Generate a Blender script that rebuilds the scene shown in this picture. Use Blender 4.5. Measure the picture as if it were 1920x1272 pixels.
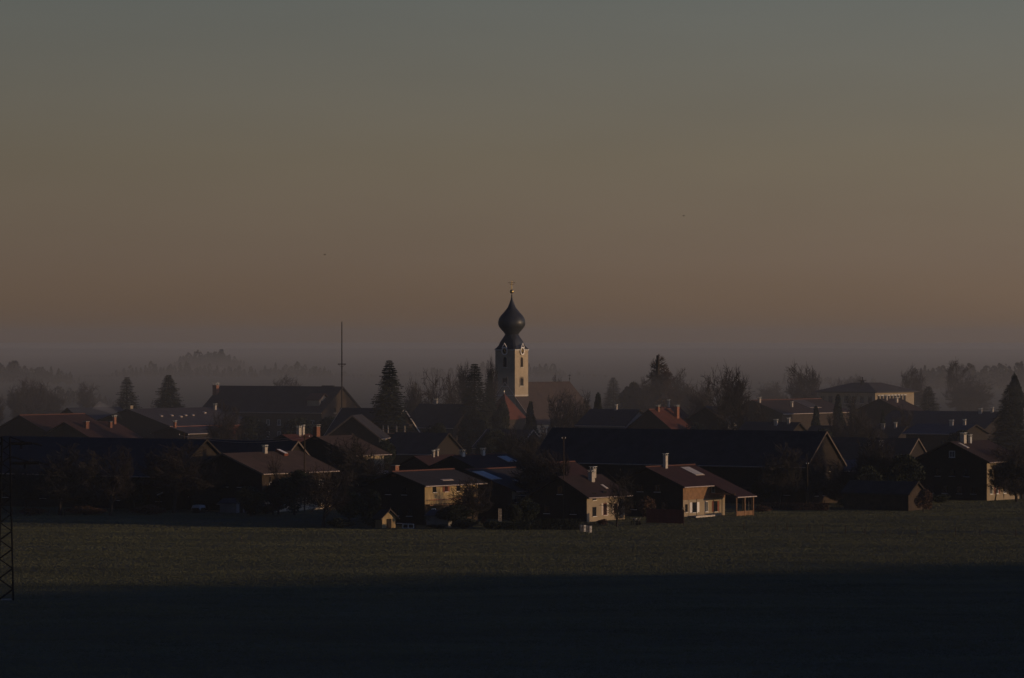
import bpy, math, random
from mathutils import Vector, noise
R = math.radians
S = bpy.context.scene
COL = S.collection
for o in list(bpy.data.objects): bpy.data.objects.remove(o)

# ---------------------------------------------------------------- camera
cam = bpy.data.objects.new('camera', bpy.data.cameras.new('camera')); COL.objects.link(cam)
cam.data.sensor_width = 36; cam.data.lens = 150; cam.data.clip_start = 1; cam.data.clip_end = 40000
cam.location = (0, 0, 30); cam.rotation_euler = (R(90), 0, 0)
S.camera = cam
# ---------------------------------------------------------------- sky, sun, exposure
SUN_EL, SUN_BACK = 4.6, 16.0       # degrees above the horizon; degrees behind the picture plane, from the right
W = bpy.data.worlds.new('World'); S.world = W; W.use_nodes = True
nt = W.node_tree; bg = nt.nodes['Background']
sky = nt.nodes.new('ShaderNodeTexSky'); sky.sky_type = 'NISHITA'; sky.sun_disc = False
sky.sun_elevation = R(SUN_EL); sky.sun_rotation = R(90 + SUN_BACK); sky.altitude = 500
sky.air_density = 1.0; sky.dust_density = 1.0; sky.ozone_density = 1.0
gm = nt.nodes.new('ShaderNodeGamma'); gm.inputs[1].default_value = 0.6
tint = nt.nodes.new('ShaderNodeMix'); tint.data_type = 'RGBA'; tint.blend_type = 'MULTIPLY'; tint.inputs[0].default_value = 1
tint.inputs[7].default_value = (1.05, 0.93, 0.95, 1)
nt.links.new(sky.outputs[0], gm.inputs[0]); nt.links.new(gm.outputs[0], tint.inputs[6])
# dusk: the sky dims and turns blue away from the horizon, and glows a little towards the low sun
wc = nt.nodes.new('ShaderNodeTexCoord'); sx = nt.nodes.new('ShaderNodeSeparateXYZ'); nt.links.new(wc.outputs['Generated'], sx.inputs[0])
rp = nt.nodes.new('ShaderNodeValToRGB'); nt.links.new(sx.outputs[2], rp.inputs[0]); el = rp.color_ramp.elements
for i, (p, c) in enumerate(((0, (1.34, 1.25, 1.68)), (.018, (1.29, 1.28, 1.82)), (.042, (1.25, 1.27, 1.5)), (.077, (1.13, 1.26, 1.47)), (.15, (.46, .7, 1.08)), (.3, (.12, .31, .78)), (.6, (.045, .16, .58)), (1, (.035, .14, .52)))):
    q = el[i] if i < 2 else el.new(p)
    q.position = p; q.color = (*[v / 1.8 for v in c], 1)
dt = nt.nodes.new('ShaderNodeVectorMath'); dt.operation = 'DOT_PRODUCT'; nt.links.new(wc.outputs['Generated'], dt.inputs[0]); dt.inputs[1].default_value = (math.cos(R(SUN_BACK)), -math.sin(R(SUN_BACK)), 0)
ex = nt.nodes.new('ShaderNodeMath'); ex.operation = 'POWER'; ex.inputs[0].default_value = 3.5; nt.links.new(dt.outputs['Value'], ex.inputs[1])
m1 = nt.nodes.new('ShaderNodeMix'); m1.data_type = 'RGBA'; m1.blend_type = 'MULTIPLY'; m1.inputs[0].default_value = 1
nt.links.new(tint.outputs[2], m1.inputs[6]); nt.links.new(rp.outputs[0], m1.inputs[7])
m2 = nt.nodes.new('ShaderNodeVectorMath'); m2.operation = 'SCALE'; nt.links.new(m1.outputs[2], m2.inputs[0]); nt.links.new(ex.outputs[0], m2.inputs['Scale'])
vm = nt.nodes.new('ShaderNodeMapping'); vm.inputs['Scale'].default_value = (9, 9, 40); nt.links.new(wc.outputs['Generated'], vm.inputs[0])
vn = nt.nodes.new('ShaderNodeTexNoise'); vn.inputs['Scale'].default_value = 1.6; vn.inputs['Detail'].default_value = 4; nt.links.new(vm.outputs[0], vn.inputs['Vector'])
vr = nt.nodes.new('ShaderNodeMapRange'); vr.inputs[1].default_value = .3; vr.inputs[2].default_value = .7; vr.inputs[3].default_value = .975; vr.inputs[4].default_value = 1.025; nt.links.new(vn.outputs[0], vr.inputs[0])
m3 = nt.nodes.new('ShaderNodeVectorMath'); m3.operation = 'SCALE'; nt.links.new(m2.outputs[0], m3.inputs[0]); nt.links.new(vr.outputs[0], m3.inputs['Scale'])
nt.links.new(m3.outputs[0], bg.inputs[0]); bg.inputs[1].default_value = 0.158
sun = bpy.data.objects.new('sun', bpy.data.lights.new('sun', 'SUN')); COL.objects.link(sun)
sun.data.energy = 1.75; sun.data.angle = R(0.53); sun.data.color = (1.0, 0.66, 0.36)
sd = Vector((math.cos(R(SUN_BACK)) * math.cos(R(SUN_EL)), -math.sin(R(SUN_BACK)) * math.cos(R(SUN_EL)), math.sin(R(SUN_EL))))
sun.rotation_euler = sd.to_track_quat('Z', 'Y').to_euler()
S.view_settings.view_transform = 'Standard'; S.view_settings.look = 'None'
S.view_settings.exposure = 0; S.view_settings.gamma = 1; S.view_settings.use_curve_mapping = False
S.render.engine = 'CYCLES'
S.cycles.use_denoising = True; S.cycles.max_bounces = 4; S.cycles.volume_bounces = 1; S.cycles.use_adaptive_sampling = True
S.cycles.adaptive_threshold = 0.004

# ---------------------------------------------------------------- helpers
def at(x, y, d): return Vector(((x - 960) * d / 8000, d, 30 - (y - 636) * d / 8000))   # photo pixel + distance -> place
def dist(y): return 240000 / (y - 636)                                                 # distance of flat ground seen at row y

def mat(name, c, rough=0.8, var=0.3, scale=1.5, bump=0.0, bscale=8, metal=0.0, wave=None, spec=0.3, c2=None, stretch=None):
    m = bpy.data.materials.new(name); m.use_nodes = True; n = m.node_tree; L = n.links
    b = n.nodes['Principled BSDF']; b.inputs['Roughness'].default_value = rough; b.inputs['Metallic'].default_value = metal
    b.inputs['Specular IOR Level'].default_value = spec
    tc = n.nodes.new('ShaderNodeTexCoord'); src = tc.outputs['Object']
    if stretch:
        mp = n.nodes.new('ShaderNodeMapping'); mp.inputs['Scale'].default_value = stretch; L.new(src, mp.inputs[0]); src = mp.outputs[0]
    nz = n.nodes.new('ShaderNodeTexNoise'); nz.inputs['Scale'].default_value = scale; nz.inputs['Detail'].default_value = 6
    nz.inputs['Roughness'].default_value = 0.65; L.new(src, nz.inputs['Vector'])
    rp = n.nodes.new('ShaderNodeValToRGB'); d = c2 or tuple(v * (1 - var) for v in c)
    rp.color_ramp.elements[0].position = 0.32; rp.color_ramp.elements[1].position = 0.7
    rp.color_ramp.elements[0].color = (*d, 1); rp.color_ramp.elements[1].color = (*[min(1, v * (1 + var * 0.5)) for v in c], 1)
    L.new(nz.outputs[0], rp.inputs[0]); out = rp.outputs[0]
    oi = n.nodes.new('ShaderNodeObjectInfo'); mr = n.nodes.new('ShaderNodeMapRange')
    mr.inputs[3].default_value = 0.85; mr.inputs[4].default_value = 1.12; L.new(oi.outputs['Random'], mr.inputs[0])
    hs = n.nodes.new('ShaderNodeHueSaturation'); L.new(mr.outputs[0], hs.inputs['Value']); L.new(out, hs.inputs['Color'])
    L.new(hs.outputs[0], b.inputs['Base Color'])
    h = None
    if wave:                                     # wave = (axis, repeats per metre, depth): rows of tiles, boards, ribs
        wv = n.nodes.new('ShaderNodeTexWave'); wv.wave_type = 'BANDS'; wv.bands_direction = wave[0]; wv.wave_profile = 'SAW'
        wv.inputs['Scale'].default_value = wave[1] * 0.314; wv.inputs['Distortion'].default_value = 0.4; wv.inputs['Detail'].default_value = 1
        L.new(tc.outputs['Object'], wv.inputs[0]); h = wv.outputs[1]
        bp = n.nodes.new('ShaderNodeBump'); bp.inputs['Strength'].default_value = wave[2]; bp.inputs['Distance'].default_value = 0.04
        L.new(h, bp.inputs['Height']); nrm = bp.outputs[0]; L.new(nrm, b.inputs['Normal'])
    if bump:
        n2 = n.nodes.new('ShaderNodeTexNoise'); n2.inputs['Scale'].default_value = bscale; n2.inputs['Detail'].default_value = 4
        L.new(src, n2.inputs['Vector'])
        b2 = n.nodes.new('ShaderNodeBump'); b2.inputs['Strength'].default_value = bump; b2.inputs['Distance'].default_value = 0.1
        L.new(n2.outputs[0], b2.inputs['Height'])
        if wave: L.new(nrm, b2.inputs['Normal'])
        L.new(b2.outputs[0], b.inputs['Normal'])
    return m

M = dict(
    plaster=mat('pale plaster', (0.4123, 0.3410, 0.2394), .9, .18, .6, .1, 10),
    white=mat('white plaster', (0.533, 0.518, 0.490), .9, .15, .6, .1, 10),
    ochre=mat('ochre plaster', (0.329, 0.265, 0.180), .9, .18, .5, .1, 8),
    grey=mat('grey plaster', (0.216, 0.210, 0.210), .9, .25, .6, .1, 8),
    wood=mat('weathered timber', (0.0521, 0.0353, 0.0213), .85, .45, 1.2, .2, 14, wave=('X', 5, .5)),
    wood_h=mat('horizontal timber boards', (0.2601, 0.1445, 0.0723), .8, .35, 1.2, .2, 14, wave=('Z', 5, .5)),
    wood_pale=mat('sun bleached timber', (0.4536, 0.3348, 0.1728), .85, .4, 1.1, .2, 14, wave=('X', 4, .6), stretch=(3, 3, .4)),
    wood_red=mat('red stained boards', (0.140, 0.035, 0.028), .8, .35, 2, .2, 10, wave=('X', 4, .5)),
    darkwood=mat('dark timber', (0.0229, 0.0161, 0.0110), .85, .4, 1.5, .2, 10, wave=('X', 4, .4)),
    roof_dark=mat('dark roof tiles', (0.0420, 0.0378, 0.0378), .75, .4, .5, .15, 6, wave=('Z', 5, .5)),
    roof_brown=mat('brown roof tiles', (0.0365, 0.0213, 0.0170), .8, .4, .5, .15, 6, wave=('Z', 5, .5)),
    roof_red=mat('red roof tiles', (0.112, 0.034, 0.020), .8, .35, .5, .15, 6, wave=('Z', 5, .5)),
    roof_rose=mat('faded red roof tiles', (0.0424, 0.0184, 0.0152), .8, .35, .5, .15, 6, wave=('Z', 5, .5)),
    roof_tan=mat('sunbleached brown tiles', (.075, .05, .038), .85, .35, .5, .15, 6, wave=('Z', 5, .5)),
    roof_slate=mat('slate blue roof', (0.033, 0.037, 0.045), .7, .3, .5, .15, 6, wave=('Z', 4, .4)),
    roof_sheet=mat('corrugated roof sheet', (0.072, 0.063, 0.060), .6, .35, .4, .1, 6, wave=('Z', 1.1, .9)),
    church_roof=mat('church roof shingles', (0.058, 0.041, 0.034), .85, .35, .4, .15, 6, wave=('Z', 4, .4)),
    onion=mat('dark copper sheet', (.045, .05, .055), .42, .3, .8, .05, 3, metal=.25),
    ridge=mat('clay ridge tiles', (0.1316, 0.0546, 0.0366), .75, .35, 3, .2, 6),
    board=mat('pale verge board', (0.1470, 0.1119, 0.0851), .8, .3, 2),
    gutter=mat('zinc gutter', (.6, .5, .42), .45, .3, 3, metal=.25),
    chim=mat('chimney plaster', (0.4699, 0.4175, 0.3487), .9, .25, 3, .1, 8),
    brick=mat('chimney brick', (0.2520, 0.1120, 0.0700), .9, .35, 4, .2, 10),
    tin=mat('bright sheet metal', (.8, .78, .74), .3, .1, 2, metal=.8),
    gold=mat('gilded metal', (.85, .6, .22), .3, .1, 2, metal=.9),
    glass=mat('dark window glass', (.015, .018, .022), .08, .2, 1, spec=.6),
    sheen_glass=mat('collector glass with painted sheen', (.66, .62, .54), .35, .12, 1, spec=.6),  # pale base colour carries the bright reflection of the panes
    paint=mat('white paint', (.78, .76, .72), .6, .1, 2),
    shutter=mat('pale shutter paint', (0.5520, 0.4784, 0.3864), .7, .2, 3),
    redpaint=mat('red brown paint', (0.210, 0.063, 0.035), .7, .3, 3),
    steel=mat('steel darkened for shade', (0.0065, 0.0070, 0.0085), .95, .3, 3, spec=.02),  # near black: shade on the pylon is put into this base colour
    bark=mat('bark', (0.0390, 0.0312, 0.0260), .95, .4, 4, .3, 10),
    twig=mat('bare twigs', (0.0317, 0.0250, 0.0243), .95, .35, .5),
    twig_pale=mat('pale bare twigs', (0.0392, 0.0339, 0.0312), .95, .35, .5),
    larch=mat('larch twigs', (0.0720, 0.0450, 0.0270), .95, .35, .5),
    needle=mat('spruce needles', (0.0187, 0.0272, 0.0187), .9, .4, .4),
    thuja=mat('clipped evergreen', (0.0200, 0.0304, 0.0176), .9, .4, .6),
    leaf=mat('evergreen leaves', (0.0210, 0.0280, 0.0154), .85, .4, .6),
    dry=mat('dry reddish leaves', (.09, .05, .032), .9, .4, .6),
    stone=mat('garden stone', (.3, .28, .25), .9, .3, 3, .2),
    tarp=mat('pale tarpaulin', (0.3600, 0.3480, 0.3300), .6, .2, 2),
    bluegrey=mat('blue grey roofing felt', (0.0784, 0.0798, 0.0857), .8, .25, 1),
    feather=mat('dark feathers', (.02, .02, .02), .9, .2, 3),
    wood_far=mat('misty wood', (.04, .042, .035), .95, .4, .05),
)

class MB:
    def __init__(s): s.v = []; s.f = []
    def add(s, v, f):
        k = len(s.v); s.v += [tuple(p) for p in v]; s.f += [tuple(i + k for i in q) for q in f]; return s
    def box(s, x0, x1, y0, y1, z0, z1):
        return s.add([(x0, y0, z0), (x1, y0, z0), (x1, y1, z0), (x0, y1, z0), (x0, y0, z1), (x1, y0, z1), (x1, y1, z1), (x0, y1, z1)],
                     [(0, 3, 2, 1), (4, 5, 6, 7), (0, 1, 5, 4), (1, 2, 6, 5), (2, 3, 7, 6), (3, 0, 4, 7)])
    def tube(s, p, q, r0, r1=None, n=6, caps=True):
        p, q = Vector(p), Vector(q); r1 = r0 if r1 is None else r1; a = q - p
        if a.length < 1e-6: return s
        a.normalize(); u = a.cross(Vector((0, 0, 1)) if abs(a.z) < .9 else Vector((1, 0, 0))).normalized(); w = a.cross(u)
        vs = []
        for c, r in ((p, r0), (q, r1)):
            for i in range(n):
                t = 2 * math.pi * i / n; vs.append(c + u * (r * math.cos(t)) + w * (r * math.sin(t)))
        fs = [(i, (i + 1) % n, n + (i + 1) % n, n + i) for i in range(n)]
        if caps: fs += [tuple(range(n))[::-1], tuple(range(n, 2 * n))]
        return s.add(vs, fs)
    def bar(s, p, q, w): return s.tube(p, q, w * .7, w * .7, 4)
    def prism_x(s, prof, x0, x1):              # (y, z) outline pushed along x
        n = len(prof)
        return s.add([(x0, y, z) for y, z in prof] + [(x1, y, z) for y, z in prof],
                     [tuple(range(n)), tuple(range(2 * n - 1, n - 1, -1))] + [(i, n + i, n + (i + 1) % n, (i + 1) % n) for i in range(n)])
    def rings(s, rings, cap=True):
        n = len(rings[0]); vs = [p for r in rings for p in r]; fs = []
        for k in range(len(rings) - 1):
            fs += [(k * n + i, k * n + (i + 1) % n, (k + 1) * n + (i + 1) % n, (k + 1) * n + i) for i in range(n)]
        if cap: fs += [tuple(range(n))[::-1], tuple(range((len(rings) - 1) * n, len(rings) * n))]
        return s.add(vs, fs)
    def lathe(s, prof, n=16, c=(0, 0, 0)):
        return s.rings([[(c[0] + r * math.cos(2 * math.pi * i / n), c[1] + r * math.sin(2 * math.pi * i / n), c[2] + z) for i in range(n)] for r, z in prof])
    def mesh(s, name, m, smooth=False):
        me = bpy.data.meshes.new(name); me.from_pydata(s.v, [], s.f); me.materials.append(M[m]); me.update()
        if smooth: me.polygons.foreach_set('use_smooth', [True] * len(me.polygons))
        return me
    def build(s, name, m, parent=None, smooth=False): return put(name, s.mesh(name, m, smooth), parent)

def put(name, me, parent=None):
    o = bpy.data.objects.new(name, me); COL.objects.link(o); o.parent = parent; return o
def tag(o, label=None, cat=None, group=None, kind=None):
    if label: o['label'] = label
    if cat: o['category'] = cat
    if group: o['group'] = group
    if kind: o['kind'] = kind
    return o
def thing(name, label, cat, loc, rz=0, group=None, scale=None):
    o = bpy.data.objects.new(name, None); COL.objects.link(o); o.location = loc; o.rotation_euler = (0, 0, rz)
    o.empty_display_size = 1
    if scale: o.scale = scale
    return tag(o, label, cat, group)
def copy_tree(o, parent=None):
    c = o.copy(); COL.objects.link(c); c.parent = parent
    for ch in o.children: copy_tree(ch, c)
    return c
_cache = {}
def shared(key, fn):
    if key not in _cache: _cache[key] = fn()
    return _cache[key]

# ---------------------------------------------------------------- ground
RA, RD = Vector((330, 387, 0)), Vector((.87, .493, 0))          # wooded ridge off to the right: it shades the near field
def smooth(a, b, x):
    t = max(0, min(1, (x - a) / (b - a))); return t * t * (3 - 2 * t)
def ground_z(x, y):
    q = Vector((x, y, 0)) - RA; t = q.dot(RD); w = q.x * RD.y - q.y * RD.x   # w > 0: the camera side of the ridge
    ridge = 34 * (1 - smooth(0, 170 if w > 0 else 90, abs(w))) * smooth(-330, -40, t) * (1 - smooth(1100, 1700, t))
    ridge *= 1 + .05 * noise.noise(Vector((t * .011, 3, 0)))
    home = 28 * (1 - smooth(0, 235, y)) * (1 + .6 * smooth(0, 700, -y))
    z = max(ridge, home) + .3 * min(ridge, home) * 0
    fl = smooth(330, 420, y)
    far = smooth(1500, 3000, y)
    b = (noise.noise(Vector((x * .012, y * .03, 1))) * .28 + noise.noise(Vector((x * .05, y * .11, 2))) * .10 + noise.noise(Vector((x * .16, y * .3, 5))) * .05) * fl
    if abs(x) < 260 and 600 < y < 700:                                   # shallow ditch along the fence
        b -= .55 * math.exp(-((y - (662 + .12 * (x - 60))) / 2.2) ** 2) * smooth(30, 60, x)
    return z + b * (1 - far)
def axis_steps(lo, a, b, hi, step, grow=1.28):
    out = [a + step * i for i in range(int((b - a) / step) + 1)]; s = step; p = out[-1]
    while p < hi: s *= grow; p += s; out.append(min(p, hi))
    s = step; p = a
    while p > lo: s *= grow; p -= s; out.insert(0, max(p, lo))
    return out
xs = axis_steps(-6000, -170, 170, 6000, 2.6, 1.22); ys = axis_steps(-1500, 360, 800, 12000, 2.4, 1.07)
gb = MB(); gb.v = [(x, y, ground_z(x, y)) for y in ys for x in xs]; nx = len(xs)
gb.f = [(j * nx + i, j * nx + i + 1, (j + 1) * nx + i + 1, (j + 1) * nx + i) for j in range(len(ys) - 1) for i in range(nx - 1)]
M['grass'] = gm_ = mat('winter meadow grass', (.085, .095, .06), .95, .3, .045, 1.0, 2.2, c2=(.05, .055, .036), stretch=(.5, 1.0, 1.0))
ground = tag(gb.build('ground', 'grass', smooth=True), kind='structure')
n_ = gm_.node_tree; [setattr(x.inputs['Distance'], 'default_value', .5) for x in n_.nodes if x.type == 'BUMP']

import numpy as np
def grass_tufts():
    """fine upright blades over the part of the meadow in view; heights read off the ground mesh, two wheel tracks left bare"""
    rs = np.random.RandomState(5); N = 430000; d = 372 + (800 - 372) * rs.rand(N) ** .8; x = (rs.rand(N) * 2 - 1) * .128 * d
    tr = 628 + .10 * x + 6 * np.sin(x * .03)
    keep = np.ones(N, bool)
    for o in (-.9, .9): keep &= ~((np.abs(d - tr - o) < .42) & (rs.rand(N) < .9))
    x, d = x[keep], d[keep]; N = len(x); X, Y = np.array(xs), np.array(ys); Z = np.array([v[2] for v in gb.v]).reshape(len(ys), len(xs))
    i = np.clip(np.searchsorted(X, x) - 1, 0, len(X) - 2); j = np.clip(np.searchsorted(Y, d) - 1, 0, len(Y) - 2)
    fx = (x - X[i]) / (X[i + 1] - X[i]); fy = (d - Y[j]) / (Y[j + 1] - Y[j])
    z = (Z[j, i] * (1 - fx) + Z[j, i + 1] * fx) * (1 - fy) + (Z[j + 1, i] * (1 - fx) + Z[j + 1, i + 1] * fx) * fy
    big = np.array([[noise.noise(Vector((a * .035, b * .06, 9))) + .6 * noise.noise(Vector((a * .16, b * .2, 3))) for a in np.arange(-110, 111, 2)] for b in np.arange(368, 806, 2)])
    bi = big[np.clip(((d - 368) / 2).astype(int), 0, big.shape[0] - 1), np.clip(((x + 110) / 2).astype(int), 0, big.shape[1] - 1)]
    P = np.stack([x, d, z], 1); h = (.05 + .05 * rs.rand(N)) * (1 + .2 * bi); v = np.zeros((N, 9, 3))
    for k in range(3):
        a = rs.rand(N) * 6.283; w = .05 + .05 * rs.rand(N); off = (rs.rand(N, 2) - .5) * .4; lean = (rs.rand(N, 2) - .5) * .1
        c = P.copy(); c[:, :2] += off; c[:, 2] -= .03; dx = np.stack([np.cos(a) * w, np.sin(a) * w, 0 * w], 1)
        v[:, k * 3] = c - dx; v[:, k * 3 + 1] = c + dx; v[:, k * 3 + 2] = c + np.stack([lean[:, 0], lean[:, 1], h + .03], 1)
    me = bpy.data.meshes.new('grass'); v = v.reshape(-1, 3); nf = N * 3
    me.vertices.add(len(v)); me.vertices.foreach_set('co', v.ravel().astype('f4')); me.loops.add(len(v)); me.loops.foreach_set('vertex_index', np.arange(len(v), dtype='i4'))
    me.polygons.add(nf); me.polygons.foreach_set('loop_start', np.arange(0, len(v), 3, dtype='i4')); me.update(calc_edges=True); me.materials.append(M['blades'])
    tag(put('grass', me), 'short winter grass of the open meadow', 'grass', None, 'stuff')
M['blades'] = mat('winter grass blades', (.112, .116, .062), .9, .35, .07, c2=(.06, .066, .036), stretch=(.6, 1.2, 1))
grass_tufts()

hb = MB(); HX = [-5600 + 160 * i for i in range(71)]
hz = lambda x, k: 2 + 4 * k + 3 * noise.noise(Vector((x * .0011, k * 5.3, 0))) + 4 * noise.noise(Vector((x * .006, k, 4)))
rows = [(8600, 0), (9300, .6), (9900, 1), (11200, .8), (11800, 0)]
hb.v = [(x, y, hz(x, k) if k else -.5) for y, k in rows for x in HX]
hb.f = [(j * 71 + i, j * 71 + i + 1, (j + 1) * 71 + i + 1, (j + 1) * 71 + i) for j in range(4) for i in range(70)]
M['hill'] = mat('far wooded hills', (.06, .06, .05), .95, .4, .004)
tag(hb.build('hills', 'hill', smooth=True), kind='structure')

# ---------------------------------------------------------------- windows, chimneys, houses
def window(root, o, ax, up, out, w, h, frame='paint', shutter=None, sill=True, bars=True, glass='glass'):
    """a window centred at local o; ax, up, out are local unit directions; sits 3 mm proud of the wall inside its own frame"""
    o, ax, up, out = Vector(o), Vector(ax), Vector(up), Vector(out)
    def slab(mb, a0, a1, b0, b1, d0, d1):
        c = [o + ax * a + up * b + out * d for d in (d0, d1) for a, b in ((a0, b0), (a1, b0), (a1, b1), (a0, b1))]
        mb.add(c, [(0, 3, 2, 1), (4, 5, 6, 7), (0, 1, 5, 4), (1, 2, 6, 5), (2, 3, 7, 6), (3, 0, 4, 7)])
    mb = MB(); t = .09
    slab(mb, -w / 2, -w / 2 + t, -h / 2, h / 2, 0, .07); slab(mb, w / 2 - t, w / 2, -h / 2, h / 2, 0, .07)
    slab(mb, -w / 2 + t, w / 2 - t, h / 2 - t, h / 2, 0, .07); slab(mb, -w / 2 + t, w / 2 - t, -h / 2, -h / 2 + t, 0, .07)
    if bars: slab(mb, -.03, .03, -h / 2 + t, h / 2 - t, 0, .05)
    f = mb.build('window', frame, root)
    mb = MB(); slab(mb, -w / 2 + t, w / 2 - t, -h / 2 + t, h / 2 - t, 0, .02); mb.build('pane', glass, f)
    if sill: mb = MB(); slab(mb, -w / 2 - .08, w / 2 + .08, -h / 2 - .08, -h / 2 - .01, 0, .18); mb.build('sill', 'paint', f)
    if shutter:
        for s in (-1, 1):
            mb = MB(); c = s * (w / 2 + w * .27); slab(mb, c - w * .25, c + w * .25, -h / 2, h / 2, .005, .06); mb.build('shutter', shutter, f)
    return f

def chimney(root, x, y, z0, z1, w=.6, l=.8, m='chim', cap='tin', capgap=.25):
    mb = MB(); mb.box(x - l / 2, x + l / 2, y - w / 2, y + w / 2, z0, z1); c = mb.build('chimney', m, root)
    mb = MB(); mb.box(x - l / 2 - .08, x + l / 2 + .08, y - w / 2 - .08, y + w / 2 + .08, z1, z1 + .1); mb.build('collar', 'stone', c)
    if cap:
        mb = MB()
        for sx in (-1, 1):
            for sy in (-1, 1): mb.box(x + sx * l * .38 - .04, x + sx * l * .38 + .04, y + sy * w * .38 - .04, y + sy * w * .38 + .04, z1 + .1, z1 + .1 + capgap)
        mb.box(x - l / 2 - .12, x + l / 2 + .12, y - w / 2 - .12, y + w / 2 + .12, z1 + .1 + capgap, z1 + .18 + capgap)
        mb.build('cap', cap, c)
    return c

PHI = 34
def house(label, apex, d, kind='u', hw=6, L=12, pitch=24, oh=.9, vo=.9, wall='wood', roof='roof_brown', ridge=None, gutter=True,
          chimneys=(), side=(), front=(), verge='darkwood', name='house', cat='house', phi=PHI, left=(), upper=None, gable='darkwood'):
    """gabled house. apex = photo place of the near verge tip of the ridge, d its distance. 'u': gable to the camera's left, long
    side to the sun; 'v': gable to the sun, long side in shade. local x runs along the ridge away from that gable, -y to its right."""
    A = at(apex[0], apex[1], d)
    ang = R(90 - phi) if kind == 'u' else R(180 - phi)
    dr = Vector((math.cos(ang), math.sin(ang), 0)); o = A + dr * vo
    root = thing(name, label, cat, (o.x, o.y, 0), ang)
    zr = A.z; tp = math.tan(R(pitch)); t = .24; ze = zr - t - hw * tp
    z0 = -.6
    if upper:                                     # masonry below, boarded storey above
        zu = upper[0]
        MB().box(0, L, -hw, hw, z0, zu).build('wall', wall, root)
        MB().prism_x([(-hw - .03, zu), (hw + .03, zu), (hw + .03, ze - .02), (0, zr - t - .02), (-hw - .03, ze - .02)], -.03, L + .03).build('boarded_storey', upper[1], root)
    else:
        MB().prism_x([(-hw, z0), (hw, z0), (hw, ze), (0, zr - t - .01), (-hw, ze)], 0, L).build('wall', wall, root)
    if kind == 'u' and gable:       # dark panel added over the front: gable shade put into its colour
        MB().prism_x([(-hw + .004, .15), (hw - .004, .15), (hw - .004, ze - .02), (0, zr - t - .03), (-hw + .004, ze - .02)], -.08, -.034 if upper else -.004).build('gable_shade_panel', gable, root)
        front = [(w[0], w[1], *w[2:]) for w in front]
    front = [w if len(w) > 4 else (*w, 'darkwood') for w in front]
    e = hw + oh; zo = zr - e * tp
    rf = MB().prism_x([(-e, zo), (-e, zo - t), (0, zr - t), (e, zo - t), (e, zo), (0, zr)], -vo, L + vo).build('roof', roof, root)
    if ridge:
        mb = MB(); n = max(4, int((L + 2 * vo) / .45)); st = (L + 2 * vo) / n
        for i in range(n): mb.tube((-vo + i * st + .01, 0, zr + .02), (-vo + (i + 1) * st - .02, 0, zr + .05), .13, .15, 6)
        tag(mb.build('ridge_cap', ridge, rf), kind='stuff')
    if gutter:
        for s in (-1, 1):
            MB().tube((-vo, s * (e + .09), zo - .12), (L + vo, s * (e + .09), zo - .12), .09, .09, 8).build('gutter', 'gutter', rf)
    if verge:
        for x in (-vo - .05, L + vo + .05):
            for s in (-1, 1):
                n = Vector((0, s * math.sin(R(pitch)), math.cos(R(pitch))))
                a, b = Vector((x, 0, zr)), Vector((x, s * e, zo)); mb = MB()
                q = [a + n * .05, b + n * .05, b - n * .24, a - n * .24]
                mb.add([p + Vector((dx, 0, 0)) for dx in (-.045, .045) for p in q], [(0, 1, 2, 3), (7, 6, 5, 4)] + [(i, 4 + i, 4 + (i + 1) % 4, (i + 1) % 4) for i in range(4)])
                mb.build('verge_board', verge, rf)
    for c in chimneys:                            # (x along ridge, y across, height above the roof, width, material)
        zc = zr - abs(c[1]) * tp
        chimney(root, c[0], c[1], zc - .6, zc + c[2], c[3], c[3] * 1.25, c[4] if len(c) > 4 else 'chim', c[5] if len(c) > 5 else 'tin')
    off = .035 if upper else .003
    for w in side: window(root, (w[0], -hw - (off if upper and w[1] > upper[0] else .003), w[1]), (1, 0, 0), (0, 0, 1), (0, -1, 0), w[2], w[3], *(w[4:] or ()))
    for w in left: window(root, (w[0], hw + (off if upper and w[1] > upper[0] else .003), w[1]), (1, 0, 0), (0, 0, 1), (0, 1, 0), w[2], w[3], *(w[4:] or ()))
    for w in front: window(root, (-(.083 if kind == 'u' and gable else off if upper and w[1] > upper[0] else .003), w[0], w[1]), (0, -1, 0), (0, 0, 1), (-1, 0, 0), w[2], w[3], *(w[4:] or ()))
    root['_g'] = 0; del root['_g']
    return root, dict(zr=zr, ze=ze, tp=tp, e=e, zo=zo, hw=hw, L=L, vo=vo, roof=rf)

def roof_panel(root, g, x0, x1, s0, s1, cols, name='solar_collector', m='sheen_glass', frame='gutter', h=.12, side=-1):
    """a framed glass field lying on the slope (side -1: the sunlit one); s measured down the slope from the ridge"""
    c = math.cos(math.atan(g['tp'])); sn = math.sin(math.atan(g['tp']))
    P = lambda x, s, k: Vector((x, side * (s * c + 0) + side * sn * k, g['zr'] - s * sn + c * k))
    def slab(mb, a0, a1, b0, b1, k0, k1):
        q = [P(x, s, k) for k in (k0, k1) for x, s in ((a0, b0), (a1, b0), (a1, b1), (a0, b1))]
        mb.add(q, [(0, 1, 2, 3), (7, 6, 5, 4), (0, 4, 5, 1), (1, 5, 6, 2), (2, 6, 7, 3), (3, 7, 4, 0)])
    mb = MB(); slab(mb, x0 - .06, x1 + .06, s0 - .06, s1 + .06, .02, h - .03); f = mb.build(name, frame, root)
    w = (x1 - x0) / cols
    for i in range(cols):
        mb = MB(); slab(mb, x0 + i * w + .05, x0 + (i + 1) * w - .05, s0 + .05, s1 - .05, h - .03, h); mb.build('pane', m, f)
    return f
def winrow(n, x0, dx, z, w=1.0, h=1.25, *a): return [(x0 + i * dx, z, w, h, *a) for i in range(n)]

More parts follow.
